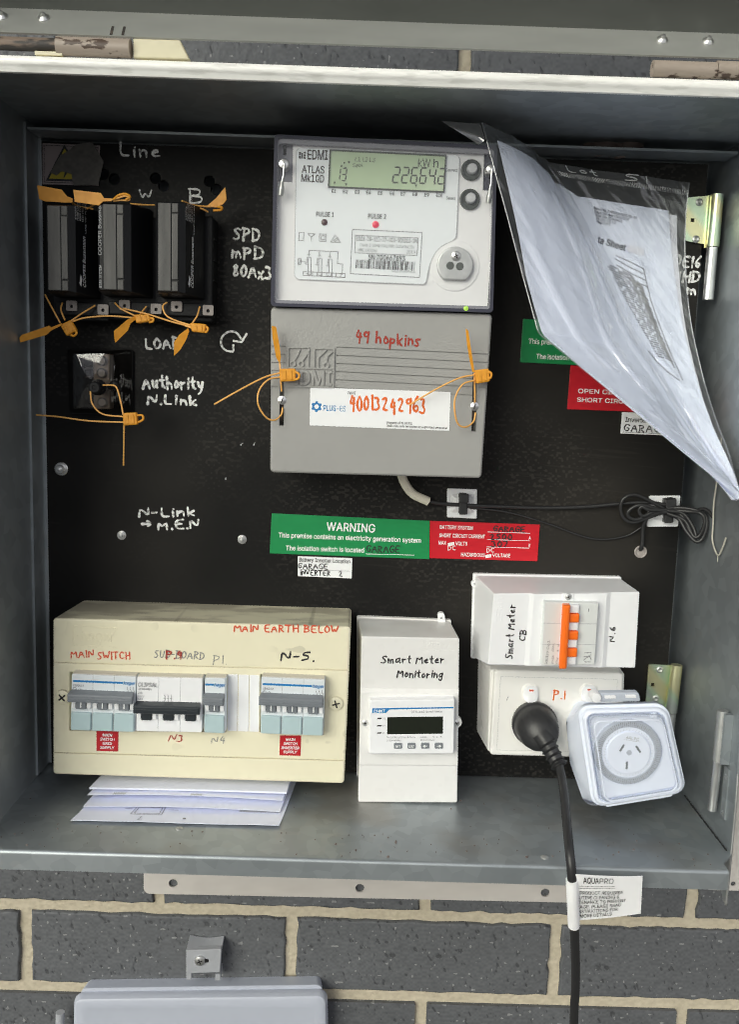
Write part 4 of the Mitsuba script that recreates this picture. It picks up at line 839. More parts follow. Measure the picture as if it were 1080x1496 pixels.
mount([(256.01,277.66),(284.66,278.89),(284.76,249.85),(255.97,248.61)], [(267.22,276.16),(275.87,277.69),(277.08,254.34),(268.93,254.08)], 'white cable tie mount holding the black coil near the right cabinet wall')
cd = thing('conduit', 'short cream conduit leaving the bottom of the electricity meter', 'conduit')
put('pipe', tube([(25.57,292.64,20),(29.74,283.17,17),(37.67,273.71,14),(51.81,267.20,11)], 4.1, 14), 'conduit_cream', cd, smooth=50)
put('bore', frame3([(52.00,267.08,11)][0], (0.25, 1, 0), (0, 0, 1))(turned((0, 0), [(3.2, 0.2), (.01, .25)], 14)), 'dark_void', cd)
cb = thing('black_cable', 'thin black cable running from the cream conduit to the coil on the right', 'cable')
put('run', tube([(49.28,268.06,11),(60.77,265.64,9),(83.53,264.27,7.5),(117.80,263.76,5),(162.10,263.77,4),(199.56,266.37,5),(227.13,270.06,7),(251.52,272.37,9),(270.16,270.58,10)], 1.75, 10), 'rubber_black', cb, smooth=60)
put('run_shadow', tube([(83.89,262.04,5),(124.80,258.50,2.2),(163.37,248.83,2),(195.76,238.31,2),(215.01,235.71,2),(236.84,239.71,2.5),(250.35,248.72,4)], 1.0, 8), 'rubber_black', cb, smooth=60)  # thin black tube standing in for the cast shadow of the cable
coil = [[(270.22,265.67,11),(253.62,274.09,12),(239.49,279.30,12),(229.75,275.84,12),(227.53,266.83,11),(231.62,257.33,10),(240.66,253.81,10),(255.02,259.49,11),(269.89,265.80,12)],
        [(269.66,264.67,13),(256.58,268.17,14),(243.94,270.28,14),(235.21,265.46,13),(234.66,259.62,12),(242.39,256.71,12),(254.56,261.52,12),(269.66,264.67,13)],
        [(269.18,266.68,14),(253.29,266.32,15),(245.90,269.08,14),(244.03,264.48,13),(248.10,260.20,13),(257.18,264.27,13),(269.32,264.80,14)],
        [(269.94,265.17,12),(281.29,262.96,16),(288.40,249.67,22),(292.41,244.20,26),(296.34,247.79,28),(298.35,259.35,30),(294.80,266.37,28),(285.84,266.81,20),(269.51,266.55,13)],
        [(269.71,264.04,13),(279.38,259.27,17),(285.36,248.94,22),(292.97,240.64,27),(298.13,244.27,29),(300.50,255.70,30),(298.58,265.26,28),(289.30,269.07,22),(278.03,268.99,15),(269.79,267.05,12)],
        [(268.89,266.19,15),(282.36,264.53,18),(290.52,254.12,22),(293.29,245.31,25),(290.10,247.38,23),(283.75,258.46,19),(269.42,263.55,14)]]
for c in coil: put('coil', tube(c, 1.75, 10), 'rubber_black', cb, smooth=60)
put('tail', tube([(269.41,267.81,13),(281.09,269.72,15),(291.98,267.63,20),(298.92,269.94,26),(303.80,264.45,34),(306.40,255.95,42),(310.29,250.42,52),(316.40,249.06,64),(321.37,251.42,80)], 1.75, 10), 'rubber_black', cb, smooth=60)
put('drop', tube([*[(251.98,258.13,11),(251.00,249.06,6),(251.93,235.94,4),(251.80,228.50,2)], (hc[0], hc[1] - 1, -8)], 1.9, 10), 'rubber_black', cb, smooth=60)
tw = thing('string', 'pale frayed string hanging on the right cabinet wall', 'string')
put('cord', tube([(300.6, 335, 46), (300.6, 295.4, 44), (300.6, 277.6, 41.5), (300.6, 259.7, 44), (300.6, 244.8, 45.8), (300.5, 234.8, 60.9), (300.5, 243.1, 69.9), (300.4, 252.3, 75.4)], .75, 8), 'twine', tw, smooth=60)
put('fray', tube([(300.5, 234.8, 60.9), (300.4, 229, 62)], .4, 6, smooth=False), 'twine', tw)
fo = thing('expanding_foam', 'lumpy brown foam at the back of the cabinet roof above the sleeve', 'foam')
ms = []
rg = random.Random(2)
for i in range(16):
    s = trimesh.creation.icosphere(2, radius=rg.uniform(5, 9)); v = np.array(s.vertices)
    v *= 1 + 0.25 * (meshkit.fbm(v * .25 + i * 7, 3)[:, None] - .5)
    c = np.array([(182.35,582.36,5),(220.63,581.91,5)][0]) + (np.array([(182.35,582.36,5),(220.63,581.91,5)][1]) - np.array([(182.35,582.36,5),(220.63,581.91,5)][0])) * (i / 15)
    ms.append((v + c + [0, rg.uniform(-4, 5), rg.uniform(-2, 5)], np.array(s.faces)))
put('lump', join(*ms), 'foam_brown', fo, smooth=True, kind='stuff')

# ------------------------------------------------------------------ cream consumer unit with breakers
cu = thing('distribution_board', 'wide cream switchboard enclosure with circuit breakers at lower left', 'distribution board')
CF = [(-272.14,163.17),(-14.65,163.41),(-16.49,20.12),(-274.40,21.03)]
CB_ = [tuple(p) for p in (np.array(CF) + [[4, -1], [-.5, -1], [-.5, 1], [4, 1]])]
body = block(CF, 0, 69, 3.2, 2.2, qb=CB_)
win = [extr(Polygon([(-258.34,115.59),(-121.49,116.81),(-121.54,64.74),(-259.36,62.01)]), 58, 80), extr(Polygon([(-92.62,118.64),(-35.38,117.97),(-35.52,64.92),(-92.09,65.67)]), 58, 80)]
grooves = [extr(LineString([tuple(a) for a in [(-276.93,123.63),(-9.33,124.66)]]).buffer(.55, cap_style='flat'), 67.6, 72), extr(LineString([tuple(a) for a in [(-278.29,41.55),(-6.83,42.09)]]).buffer(.55, cap_style='flat'), 67.6, 72)]
put('enclosure', cut(body, *win, *grooves), 'cream_plastic', cu, smooth=25)
LGQ = [(-254.25,156.75),(-216.48,155.82),(-217.47,138.69),(-254.77,139.05)]
fr_ = unary_union([LineString([tuple(x) for x in (bl(LGQ, 1, .02), bl(LGQ, 0, 0), bl(LGQ, 0, 1), bl(LGQ, 1, 1))]).buffer(.28)])
v, f = tx('hager', bl(LGQ, .16, .74), bl(LGQ, .93, .74), 9.5, 0, True)
tk = unary_union([Polygon(t) for t in v[f][:, :, :2]] + [Point(bl(LGQ, .09, .55)).buffer(1.2)])
put('embossing', extr(unary_union([fr_, tk]), 68.7, 69.5), 'cream_plastic', cu)
put('blank_strip', join(*[block(q, 60, 69.8, .3, .3, n=1) for q in (sub([(-120.78,117.71),(-92.81,117.66),(-92.61,66.28),(-120.84,66.34)], a + .012, 0, b - .012, 1) for a, b in ((0, .33), (.33, .68), (.68, 1)))]), 'bright_white_plastic', cu)
HWc = []
put('handwriting', join(hw('MAIN', (-256.69,127.95), (-237.10,129.80), 6.2, 69.5, 1.0), hw('SWITCH', (-233.56,127.45), (-205.66,128.94), 6.4, 69.5, 1.0)), 'ink_red', cu)
put('handwriting', hw('MAIN EARTH BELOW', (-115.69,156.26), (-25.74,157.88), 6.0, 69.5, 1.1), 'ink_red', cu)
put('handwriting', hw('SUB-BOARD', (-184.88,130.83), (-141.54,130.35), 6.6, 69.5, .75, slant=.1), 'print_grey', cu)
put('handwriting', join(hw('P.4', (-174.20,130.55), (-160.54,130.37), 6.6, 69.8, 1.2), hw('N3', (-172.29,55.28), (-160.26,55.03), 6.0, 69.5, 1.0, slant=.3)), 'ink_dark_red', cu)
put('handwriting', join(hw('P1.', (-133.78,126.29), (-121.89,126.66), 8.0, 69.5, .6, slant=.1), hw('N4', (-134.38,54.58), (-122.94,54.93), 5.6, 69.5, .7, slant=.1)), 'print_grey', cu)
put('handwriting', hw('N-5.', (-74.40,131.85), (-45.86,132.13), 7.6, 69.5, 1.5), 'print_black', cu)
screw_head('screw', (-264.29,92.84), 68.8, 6.8, cu, 'cream_plastic', cross=1, ang=.7)
screw_head('screw', (-25.76,94.41), 68.8, 6.4, cu, 'cream_plastic', cross=1, ang=.3)
for Q, t, lb in (([(-235.23,62.60),(-216.04,62.58),(-216.45,44.28),(-235.40,44.32)], ('MAIN', 'SWITCH', 'GRID', 'SUPPLY'), 'small red main switch grid supply sticker under the left breaker'),
                 ([(-74.28,63.55),(-55.63,63.82),(-55.83,45.18),(-74.24,45.24)], ('MAIN', 'SWITCH', 'INVERTER', 'SUPPLY'), 'small red main switch inverter supply sticker under the right breaker')):
    k = thing('sticker', lb, 'sticker', 'red stickers on the cream enclosure')
    put('backing', block(Q, 68.9, 69.6, .3, .2, n=2), 'sticker_red', k)
    put('lettering', join(*[tx(s, bl(Q, .5 - len(s) * .054, .25 + .21 * i), bl(Q, .5 + len(s) * .054, .25 + .21 * i), 2.5, 69.95, True, slant=.1) for i, s in enumerate(t)]), 'print_white', k)
def breaker(name, Q, poles, style, lab):
    """Q: front face (top-left, top-right, bottom-right, bottom-left) at w = 80."""
    hag = style == 'grey'
    b = put(name, block(inset(Q, .15), 58, 80, .8, .6, n=2), 'breaker_grey' if hag else 'bright_white_plastic', cu, smooth=25, label=lab)
    T = sub(Q, .004, -.003, .996, .012)
    put('dusty_top', extr(Polygon(sub(Q, .01, -.012, .99, .002)), 60, 78.6), 'grime_beige', b)
    for i in range(1, poles): put('pole_gap', extr(Polygon(sub(Q, i / poles - .004, .004, i / poles + .004, 1)), 79.8, 80.25), 'print_pale', b)
    ty0, ty1 = (.30, .45) if hag else (.47, .62)
    # pole slots under the toggle bar
    for i in range(poles):
        s0 = i / poles; d = 1 / poles
        put('toggle_arm', block(sub(Q, s0 + d * .27, ty1 - .02, s0 + d * .73, ty1 + .15), 80, 83.2, .5, .6, n=2), 'toggle_grey' if hag else 'toggle_black', b, smooth=25)
        for a in (.06, .76): put('slot_cheek', block(sub(Q, s0 + d * a, ty1 - .01, s0 + d * (a + .18), ty1 + .14), 80, 82.2, .6, .5, n=2), 'bright_white_plastic', b, smooth=25)
        if hag:
            put('mark', flat(Polygon(sub(Q, s0 + d * .48, ty1 + .02, s0 + d * .53, ty1 + .12)), 83.4), 'print_white', b)
            put('terminal_shield', block(sub(Q, s0 + d * .04, .665, s0 + d * .96, .985), 80, 82.6, .8, .9, n=3), 'shield_teal', b, smooth=25)
    bar_ = put('toggle_bar', block(sub(Q, -.02 if poles > 1 else .0, ty0, .99, ty1), 80, 88.5, .6, 1.6, n=3, qb=sub(Q, .0, ty0 - .03, .97, ty1 - .03)), 'toggle_grey' if hag else 'toggle_black', b, smooth=25)
    put('bar_ridge', block(sub(Q, .02, ty0 + .06, .96, ty0 + .085), 88.1, 89.0, .2, .3, n=1), 'toggle_grey' if hag else 'toggle_black', bar_)
    if hag:
        e = .80 if poles > 1 else .45
        put('stripe', flat(Polygon(sub(Q, .03, .10, e, .135)), 80.5), 'print_blue', b)
        put('lettering', tx('hager', bl(Q, e + .01, .145), bl(Q, .985, .145), 2.9, 80.5, True, slant=.15), 'print_blue', b)
        if poles > 1:
            pr = [tx('SBN363', bl(Q, .03, .215), bl(Q, .20, .215), 1.9, 80.5)]
            for i in range(3): pr.append(lines([[tuple(bl(Q, .87 + i * .045, .18)), tuple(bl(Q, .865 + i * .045, .23)), tuple(bl(Q, .88 + i * .045, .24)), tuple(bl(Q, .88 + i * .045, .29))]], .35, 80.5))
            pr.append(flat(Point(bl(Q, .055, .265)).buffer(1.7).difference(Point(bl(Q, .055, .265)).buffer(1.2)), 80.5))
            pr.append(lines([[tuple(bl(Q, .10, .29)), tuple(bl(Q, .13, .245)), tuple(bl(Q, .17, .28)), tuple(bl(Q, .19, .28))]], .35, 80.5))
            put('fine_print', join(*pr), 'print_grey', b)
    else:
        put('lettering', join(tx('CLIPSAL', bl(Q, .02, .175), bl(Q, .315, .175), 3.7, 80.5, True, slant=.12), tx('4CB340/6', bl(Q, .025, .235), bl(Q, .23, .235), 1.7, 80.5, True), tx('C40', bl(Q, .025, .305), bl(Q, .09, .305), 1.7, 80.5, True), tx('240/415V', bl(Q, .025, .365), bl(Q, .13, .365), 1.5, 80.5), tx('6000', bl(Q, .025, .415), bl(Q, .1, .415), 1.5, 80.5)), 'print_grey', b)
        pr = []
        for i in range(3): pr += [[tuple(bl(Q, .42 + i * .05, .31)), tuple(bl(Q, .435 + i * .05, .34)), tuple(bl(Q, .43 + i * .05, .36)), tuple(bl(Q, .435 + i * .05, .40)), tuple(bl(Q, .42 + i * .05, .46))], [tuple(bl(Q, .41 + i * .05, .375)), tuple(bl(Q, .445 + i * .05, .385))]]
        put('diagram', lines(pr, .35, 80.5), 'print_grey', b)
    return b
breaker('circuit_breaker', [(-253.07,117.18),(-197.65,116.48),(-198.70,66.97),(-254.61,67.08)], 3, 'grey', 'grey three-pole breaker at the left end of the row')
breaker('circuit_breaker', [(-197.06,116.50),(-140.70,116.75),(-140.96,68.16),(-198.10,67.61)], 3, 'white', 'white three-pole breaker with black toggle bar')
breaker('circuit_breaker', [(-138.94,117.41),(-121.02,117.37),(-120.81,68.17),(-139.18,68.52)], 1, 'grey', 'single-pole grey breaker')
breaker('circuit_breaker', [(-90.50,119.55),(-35.50,118.84),(-35.71,68.65),(-90.29,69.12)], 3, 'grey', 'grey three-pole breaker at the right end of the row')

# ------------------------------------------------------------------ white smart meter enclosure
se = thing('smart_meter_enclosure', 'tall white enclosure with a small energy meter at lower centre of the board', 'enclosure')
SB = [(-10.40,156.31),(78.50,155.51),(86.37,-19.92),(-5.01,-21.37)]
put('back_plate', block(SB, 0, 5, 2, 1), 'white_plastic', se, smooth=30)
SF = [(-5.19,153.20),(80.37,154.36),(85.51,2.61),(-3.50,0.18)]
b0 = [tuple(p) for p in (np.array(SB) + [[1.2, -1.4], [-1, -1.4], [-1, 1.4], [1.2, 1.4]])]
sub_r = lambda t0, t1: sub(SF, 0, t0, 1, t1)
put('cover', block(SF, 5, 62, 1.6, 1.0, qb=b0), 'white_plastic', se, smooth=25)
ctr = [at_w(ring(sub_r(.30, .775), .3, 1), 61.5), at_w(ring(sub(SF, .004, .325, .996, .765), .3, 1), 63.6), at_w(ring(sub(SF, .01, .33, .99, .76), .3, 1), 63.9)]
put('raised_band', loft(ctr), 'white_plastic', se, smooth=20)
EQ = [(49.02,152.13),(77.16,152.40),(77.30,142.83),(48.82,142.24)]
v, f = tx('ZERHA', bl(EQ, .1, .8), bl(EQ, .93, .8), 5.0, 0, True)
put('embossing', extr(unary_union([Polygon(t) for t in v[f][:, :, :2]] + [LineString([tuple(x) for x in EQ] + [tuple(EQ[0])]).buffer(.22)]), 61.8, 62.4), 'white_plastic', se)
put('mounting_lug', extr(LineString([tuple(a) for a in [(68.40,159.78),(69.73,151.29)]]).buffer(3.2).difference(Point((68.80,157.83)).buffer(1.0)).difference(Point((69.54,152.60)).buffer(.9)), 2, 8.5), 'bright_white_plastic', se)
put('handwriting', join(hw('Smart', (12.67,129.32), (38.47,130.75), 6.6, 62.5, 1.15, slant=.1), hw('Meter', (43.29,130.28), (67.28,131.66), 6.6, 62.5, 1.15, slant=.1), hw('Monitoring', (26.94,117.31), (66.68,117.94), 6.8, 62.5, 1.15, slant=.1)), 'print_black', se)
for c in ((0.27,75.12), (80.98,77.65)):
    k = put('screw_boss', disc(c, 5, 58, 63.8, 1, 20), 'white_plastic', se, smooth=30)
    screw_head('screw', c, 63.4, 3.0, k, cross=1)
MQ = [(3.70,99.21),(77.50,102.45),(79.15,52.80),(4.69,50.16)]
sm_ = put('energy_meter', block(MQ, 60, 73, 1.0, 1.2), 'bright_white_plastic', se, smooth=30, label='small white energy meter with dark display')
put('display', flat(Polygon(sub(MQ, .21, .31, .865, .625)), 73.3), 'lcd_dark', sm_)
put('stripe', flat(Polygon([bl(MQ, .03, .145), bl(MQ, .985, .135), bl(MQ, .985, .16), bl(MQ, .23, .17), bl(MQ, .19, .235), bl(MQ, .03, .235)]), 73.25), 'print_blue', sm_)
put('logo', tx('CHNT', bl(MQ, .045, .225), bl(MQ, .185, .225), 2.7, 73.5, True), 'print_white', sm_)
fp = [tx('DTSU666 Smart Meter', bl(MQ, .49, .24), bl(MQ, .86, .235), 2.0, 73.3), tx('3x230/400V 50Hz', bl(MQ, .2, .70), bl(MQ, .54, .70), 1.4, 73.3), tx('1.5(6)A 400imp', bl(MQ, .2, .755), bl(MQ, .37, .755), 1.4, 73.3), tx('RS485', bl(MQ, .6, .70), bl(MQ, .68, .70), 1.4, 73.3), tx('1P2W 3P4W', bl(MQ, .6, .755), bl(MQ, .77, .755), 1.4, 73.3)]
for i, t in enumerate((.35, .485, .62)): fp.append(tx(f'P{i + 1}', bl(MQ, .155, t), bl(MQ, .185, t), 1.4, 73.3))
fp += [tx(c, bl(MQ, x, .70), bl(MQ, x + .02, .70), 1.8, 73.3) for c, x in (('V', .75), ('A', .79), ('W', .835))]
put('fine_print', join(*fp), 'print_grey', sm_)
put('mark', flat(unary_union([Polygon([bl(MQ, .095, t), bl(MQ, .145, t), bl(MQ, .135, t + .025), bl(MQ, .085, t + .025)]) for t in (.32, .455, .59)]), 73.3), 'print_black', sm_)
for i, s in enumerate(('SET', 'ESC', '<-', '->')):
    Bq = sub(MQ, .29 + i * .16, .79, .385 + i * .16, .895)
    k = put('button', block(Bq, 72.5, 74.2, .9, .5, n=3), 'toggle_grey', sm_, smooth=30)
    if i < 2: put('lettering', tx(s, bl(Bq, .18, .72), bl(Bq, .82, .72), 2.0, 74.5, True), 'print_white', k)
    else: put('arrow', lines([[tuple(bl(Bq, .25, .52)), tuple(bl(Bq, .75, .48))], [tuple(bl(Bq, .5 if i == 2 else .55, .3)), tuple(bl(Bq, .25 if i == 2 else .75, .5)), tuple(bl(Bq, .5 if i == 2 else .55, .72))]], .55, 74.5), 'print_white', k)

# ------------------------------------------------------------------ white enclosure with the orange breaker
ce = thing('breaker_enclosure', 'white enclosure lying sideways with an orange-toggled breaker above the power outlet', 'enclosure')
PB = [(96.62,200.22),(235.04,201.69),(237.02,119.19),(98.29,118.82)]
put('back_plate', block(PB, 0, 5, 2, 1), 'bright_white_plastic', ce, smooth=30)
KF = [(105.59,199.16),(229.48,204.57),(230.56,137.87),(103.80,136.61)]
kb_ = [tuple(p) for p in (np.array(PB) + [[1.5, -1.5], [-1.2, -1.5], [-1.2, 1.5], [1.5, 1.5]])]
put('cover', block(KF, 5, 80, 1.2, .9, qb=kb_), 'bright_white_plastic', ce, smooth=25)
put('raised_band', loft([at_w(ring(sub(KF, .24, .003, .81, .997), .3, 1), 79.5), at_w(ring(sub(KF, .27, .006, .775, .994), .3, 1), 82), at_w(ring(sub(KF, .275, .01, .77, .99), .3, 1), 82.3)]), 'bright_white_plastic', ce, smooth=20)
put('mounting_lug', extr(LineString([tuple(a) for a in [(98.10,191.29),(103.54,190.49)]]).buffer(3.2).difference(Point((98.41,191.30)).buffer(1.0)).difference(Point((103.22,190.48)).buffer(.9)), 4, 8.5), 'bright_white_plastic', ce)
c = (168.36,199.19)
put('screw_boss', block(rect(c[0] - 4.6, c[1] - 4, c[0] + 4.6, c[1] + 3), 79, 83.4, .6, .5), 'bright_white_plastic', ce, smooth=30)
screw_head('screw', c, 83.2, 2.9, ce, 'dull_zinc', cross=1)
EQ = [(106.49,198.60),(115.20,198.87),(115.42,172.60),(106.64,172.93)]
O = np.array([*bl(EQ, .78, .93), 80.3])
put('embossing', frame3(O, (.02, 1.0, 0), (-1.0, .02, 0))(extr(unary_union([Polygon(t) for t in (lambda vf: vf[0][vf[1]][:, :, :2])(tx('ZERHA', (0, 0), (22, 0), 5, 0, True))]), -.3, .2)), 'bright_white_plastic', ce)
def upright(s, p, q, h, w, th):
    return hw(s, p, q, h, w, th, slant=.05)
put('handwriting', join(upright('Smart Meter', (124.64,142.73), (124.43,189.64), 6.4, 80.5, 1.1), upright('CB', (134.32,158.76), (134.98,167.82), 5.2, 80.5, 1.0), upright('N.6', (211.01,160.58), (210.71,173.21), 4.8, 80.5, 1.0)), 'print_black', ce)
OB = [(147.22,195.77),(192.65,196.03),(192.76,142.56),(147.58,140.54)]
ob = put('circuit_breaker', block(OB, 70, 90, .8, .7, n=2), 'breaker_pale', ce, smooth=25, label='pale three-pole breaker with orange toggles')
for t in (.333, .667): put('pole_gap', extr(Polygon(sub(OB, .0, t - .006, 1, t + .006)), 89.8, 90.3), 'print_pale', ob)
put('toggle_bar', block(sub(OB, .285, .0, .425, 1.005), 89, 101, 1.0, 2.0, qb=sub(OB, .33, .015, .47, .995)), 'toggle_orange', ob, smooth=30)
bl_ = sub(OB, .345, .28, .36, .75)
put('bar_ridge', block(bl_, 100.6, 101.6, .2, .3, n=1), 'toggle_orange', ob)
ys = np.linspace(.02, .98, 8)
for i in range(7):
    put('toggle' if i % 2 else 'slot_cheek', block(sub(OB, .435, ys[i] + .003, .63, ys[i + 1] - .003), 89.5, 96 if i % 2 else 94, .4, 1.2, n=2), 'toggle_orange' if i % 2 else 'bright_white_plastic', ob, smooth=30)
O = np.array([*bl(OB, .09, .97), 90.4])
put('lettering', frame3(O, (.05, 1, 0), (-1, .05, 0))(join(tx('RESI9 C63', (0, -1), (20, -1), 2.0, 0), tx('3P 400V', (0, -6), (8, -6), 1.7, 0), tx('6000 A', (11, -5), (18, -5), 1.7, 0), tx('50Hz', (0, -9.5), (6, -9.5), 1.7, 0), *[tx('1 2', (11, -9 - 3 * i), (18, -9 - 3 * i), 1.6, 0) for i in range(2)])), 'print_grey', ob)
put('diagram', lines([[tuple(bl(OB, .80, .8)), tuple(bl(OB, .92, .8))], [tuple(bl(OB, .78, .86)), tuple(bl(OB, .9, .86)), tuple(bl(OB, .93, .92))], [tuple(bl(OB, .78, .92)), tuple(bl(OB, .92, .83))], [tuple(bl(OB, .8, .95)), tuple(bl(OB, .92, .95))], [tuple(bl(OB, .82, .09)), tuple(bl(OB, .82, .14))]], .6, 90.4), 'print_grey', ob)

# ------------------------------------------------------------------ power outlet, plug and timer
po = thing('power_outlet', 'off-white double power outlet with two rocker switches under the white breaker enclosure', 'power outlet')
OBk = [(105.87,120.86),(236.34,120.28),(241.74,43.10),(108.30,44.42)]
OBf = [(113.32,116.95),(236.41,117.59),(239.00,36.85),(114.78,38.29)]
put('mounting_box', block(OBf, 0, 31, 2.5, 1.2, qb=OBk), 'outlet_white', po, smooth=30)
PF = [(116.04,118.64),(233.72,119.45),(236.35,38.41),(116.11,37.63)]
put('face_plate', block(PF, 30, 38, 3.5, 2.6), 'outlet_white', po, smooth=30)
put('groove', lines([[tuple(bl(PF, *a)) for a in ((.05, .07), (.95, .07), (.95, .93), (.05, .93), (.05, .07))]], .3, 38.3), 'print_pale', po)
for c in ((149.94,98.14), (202.72,100.45)):
    c = np.array(c)
    sh = ring(rect(c[0] - 8.2, c[1] - 8.8, c[0] + 8.2, c[1] + 8.8), 6.5, 6)
    k = put('switch', loft([at_w(sh, 37), at_w(sh, 38.6), at_w(c + (sh - c) * .92, 39.1)]), 'outlet_white', po, smooth=30)
    rk = ring(rect(c[0] - 6.6, c[1] - 7.2, c[0] + 6.6, c[1] + 7.4), 5, 6)
    hgt = np.where(rk[:, 1] < c[1] - 1.0, 40.0 + (c[1] - 1.0 - rk[:, 1]) * .55, 40.0 + (rk[:, 1] - c[1] + 1) * .12)
    put('rocker', loft([at_w(rk, 38), np.column_stack([rk, hgt]), np.column_stack([c + (rk - c) * .9, hgt + .6])]), 'bright_white_plastic', k, smooth=30)
    put('mark', flat(Polygon(rect(c[0] - 2.0, c[1] + 3.0, c[0] + 2.0, c[1] + 4.6)), 41.9), 'ink_red', k)
put('handwriting', hw('P.1', (170.66,93.27), (181.25,93.60), 8.2, 38.4, 1.2, slant=.05), 'ink_orange', po)
put('scuff', lines([[(128.39,90.65),(130.05,94.58)]], .5, 38.4), 'print_grey', po)
pl = thing('power_plug', 'black round power plug with ribbed boot and cord in the left side of the outlet', 'plug')
pc = np.array((155.71,70.26))
body = [at_w(circ(pc + [dx, dy], r, 32), w) for w, r, dx, dy in ((38.5, 19.2, -2.0, 1.6), (42, 20.4, -1.8, 1.4), (46, 20.6, -1.5, 1.2), (47.2, 19.4, -1.4, 1.1), (50, 19.2, -1, .8), (56, 18.6, -.4, .2), (62, 16.6, .4, -.8), (67, 13.0, 1.2, -2), (70, 9.0, 1.8, -3), (72, 4, 2, -3.5), (72.3, .01, 2, -3.5))]
put('body', loft(body), 'rubber_black', pl, smooth=40)
bp3 = [(155.55,70.65,66),(159.98,64.81,70),(164.43,57.76,74),(168.63,51.21,79),(170.59,48.18,82)]
put('boot', tube(bp3, [8.5, 7.6, 6.8, 6.2, 6.4], 16), 'rubber_black', pl, smooth=50)
for i, (t, r) in enumerate(((.3, 8.8), (.45, 8.3), (.6, 7.8), (.75, 7.3), (.93, 8.0))):
    c = spline(bp3, 10); j = int(t * (len(c) - 1)); d = c[min(j + 1, len(c) - 1)] - c[j - 1]; d /= np.linalg.norm(d)
    put('boot_rib', tube([c[j] - d * .9, c[j], c[j] + d * .9], [r - .8, r, r - .8], 18, smooth=False), 'rubber_black', pl, smooth=50)
put('cord', tube([(169.67,50.42,80),(170.63,42.61,92),(168.37,35.20,116),(164.50,24.04,148),(162.70,14.25,168),(163.86,0.46,174),(166.96,-21.85,170),(172.12,-51.19,160),(178.83,-90.14,146),(183.08,-121.61,136),(186.21,-154.04,126),(191.87,-203.64,112),(204.24,-331.73,90)], 3.7, 14), 'rubber_black', pl, smooth=60)
tg = thing('cable_tag', 'white paper tag with printed care notice wrapped round the black cord', 'tag')
wr = spline([(163.77,1.03,174),(166.96,-21.85,170),(172.12,-51.19,160)], 8)
put('wrap', tube([(164.55,-5.11,173.2),(166.85,-21.85,170),(171.98,-52.38,160)], 4.7, 18), 'tag_white', tg, smooth=60)
TQ = [(166.07,1.37,177),(218.22,1.56,176),(221.91,-34.72,168),(172.99,-47.61,160)]
nu, nv = 14, 8
P = np.array([[np.array(bl(TQ, s, t)) + [0, 0, 2.2 * math.sin(s * 2.6) * (1 - .3 * t)] for s in np.linspace(0, 1, nu)] for t in np.linspace(0, 1, nv)])
def sheet(P, thick=0.25):
    a, b, _ = P.shape
    du, dv = np.gradient(P, axis=1), np.gradient(P, axis=0)
    N = np.cross(du, dv); N /= np.linalg.norm(N, axis=2, keepdims=True) + 1e-12
    if N[..., 2].mean() < 0: N = -N
    top, bot = (P + N * thick / 2).reshape(-1, 3), (P - N * thick / 2).reshape(-1, 3)
    idx = np.arange(a * b).reshape(a, b); n = a * b; f = []
    q = np.stack([idx[:-1, :-1], idx[:-1, 1:], idx[1:, 1:], idx[1:, :-1]], -1).reshape(-1, 4)
    t1 = np.vstack([q[:, [0, 2, 1]], q[:, [0, 3, 2]]])
    edge = np.concatenate([idx[0, :], idx[1:, -1], idx[-1, -2::-1], idx[-2:0:-1, 0]])
    e2 = np.roll(edge, -1)
    f = np.vstack([t1, t1[:, ::-1] + n, np.column_stack([edge, edge + n, e2]), np.column_stack([e2, edge + n, e2 + n])])
    return np.vstack([top, bot]), f, N
def warp(m, P, N, W_, H_, off):
    """lays a flat mesh measured in mm from the top-left corner (x right, y down) on the sheet P."""
    v, f = m; a, b, _ = P.shape
    s = np.clip(np.asarray(v)[:, 0] / W_, 0, 1) * (b - 1); t = np.clip(-np.asarray(v)[:, 1] / H_, 0, 1) * (a - 1)
    i, j = np.minimum(t.astype(int), a - 2), np.minimum(s.astype(int), b - 2); x, y = (s - j)[:, None], (t - i)[:, None]
    g = lambda A: (A[i, j] * (1 - x) + A[i, j + 1] * x) * (1 - y) + (A[i + 1, j] * (1 - x) + A[i + 1, j + 1] * x) * y
    return g(P) + g(N) * off, f
m = sheet(P, .3)
put('flag', m[:2], 'tag_white', tg, smooth=40)
wt = [tx('AQUA', (6.5, -7), (20, -7), 5.0, 0, True), tx('PRO', (20.6, -7), (32.5, -7), 5.0, 0), lines([[(3, -9.6), (34, -9.4)], [(3, -11.6), (34, -11.4)]], .4, 0)]
for i, (s, a, b) in enumerate((('S PRODUCT REQUIRES', 0.3, 41), ('OUTINE CLEANING &', 0.3, 38), ('NTENANCE TO PREVENT', 0.3, 44), ('MAGE. PLEASE READ', 0.3, 40), ('INSTRUCTIONS FOR', 1.0, 37), ('MORE DETAILS.', 4, 33))):
    wt.append(tx(s, (a, -17 - i * 4.1), (b, -17 - i * 4.1), 2.9, 0, True))
put('lettering', warp(join(*wt), P, m[2], 58, 40, .5), 'print_black', tg)

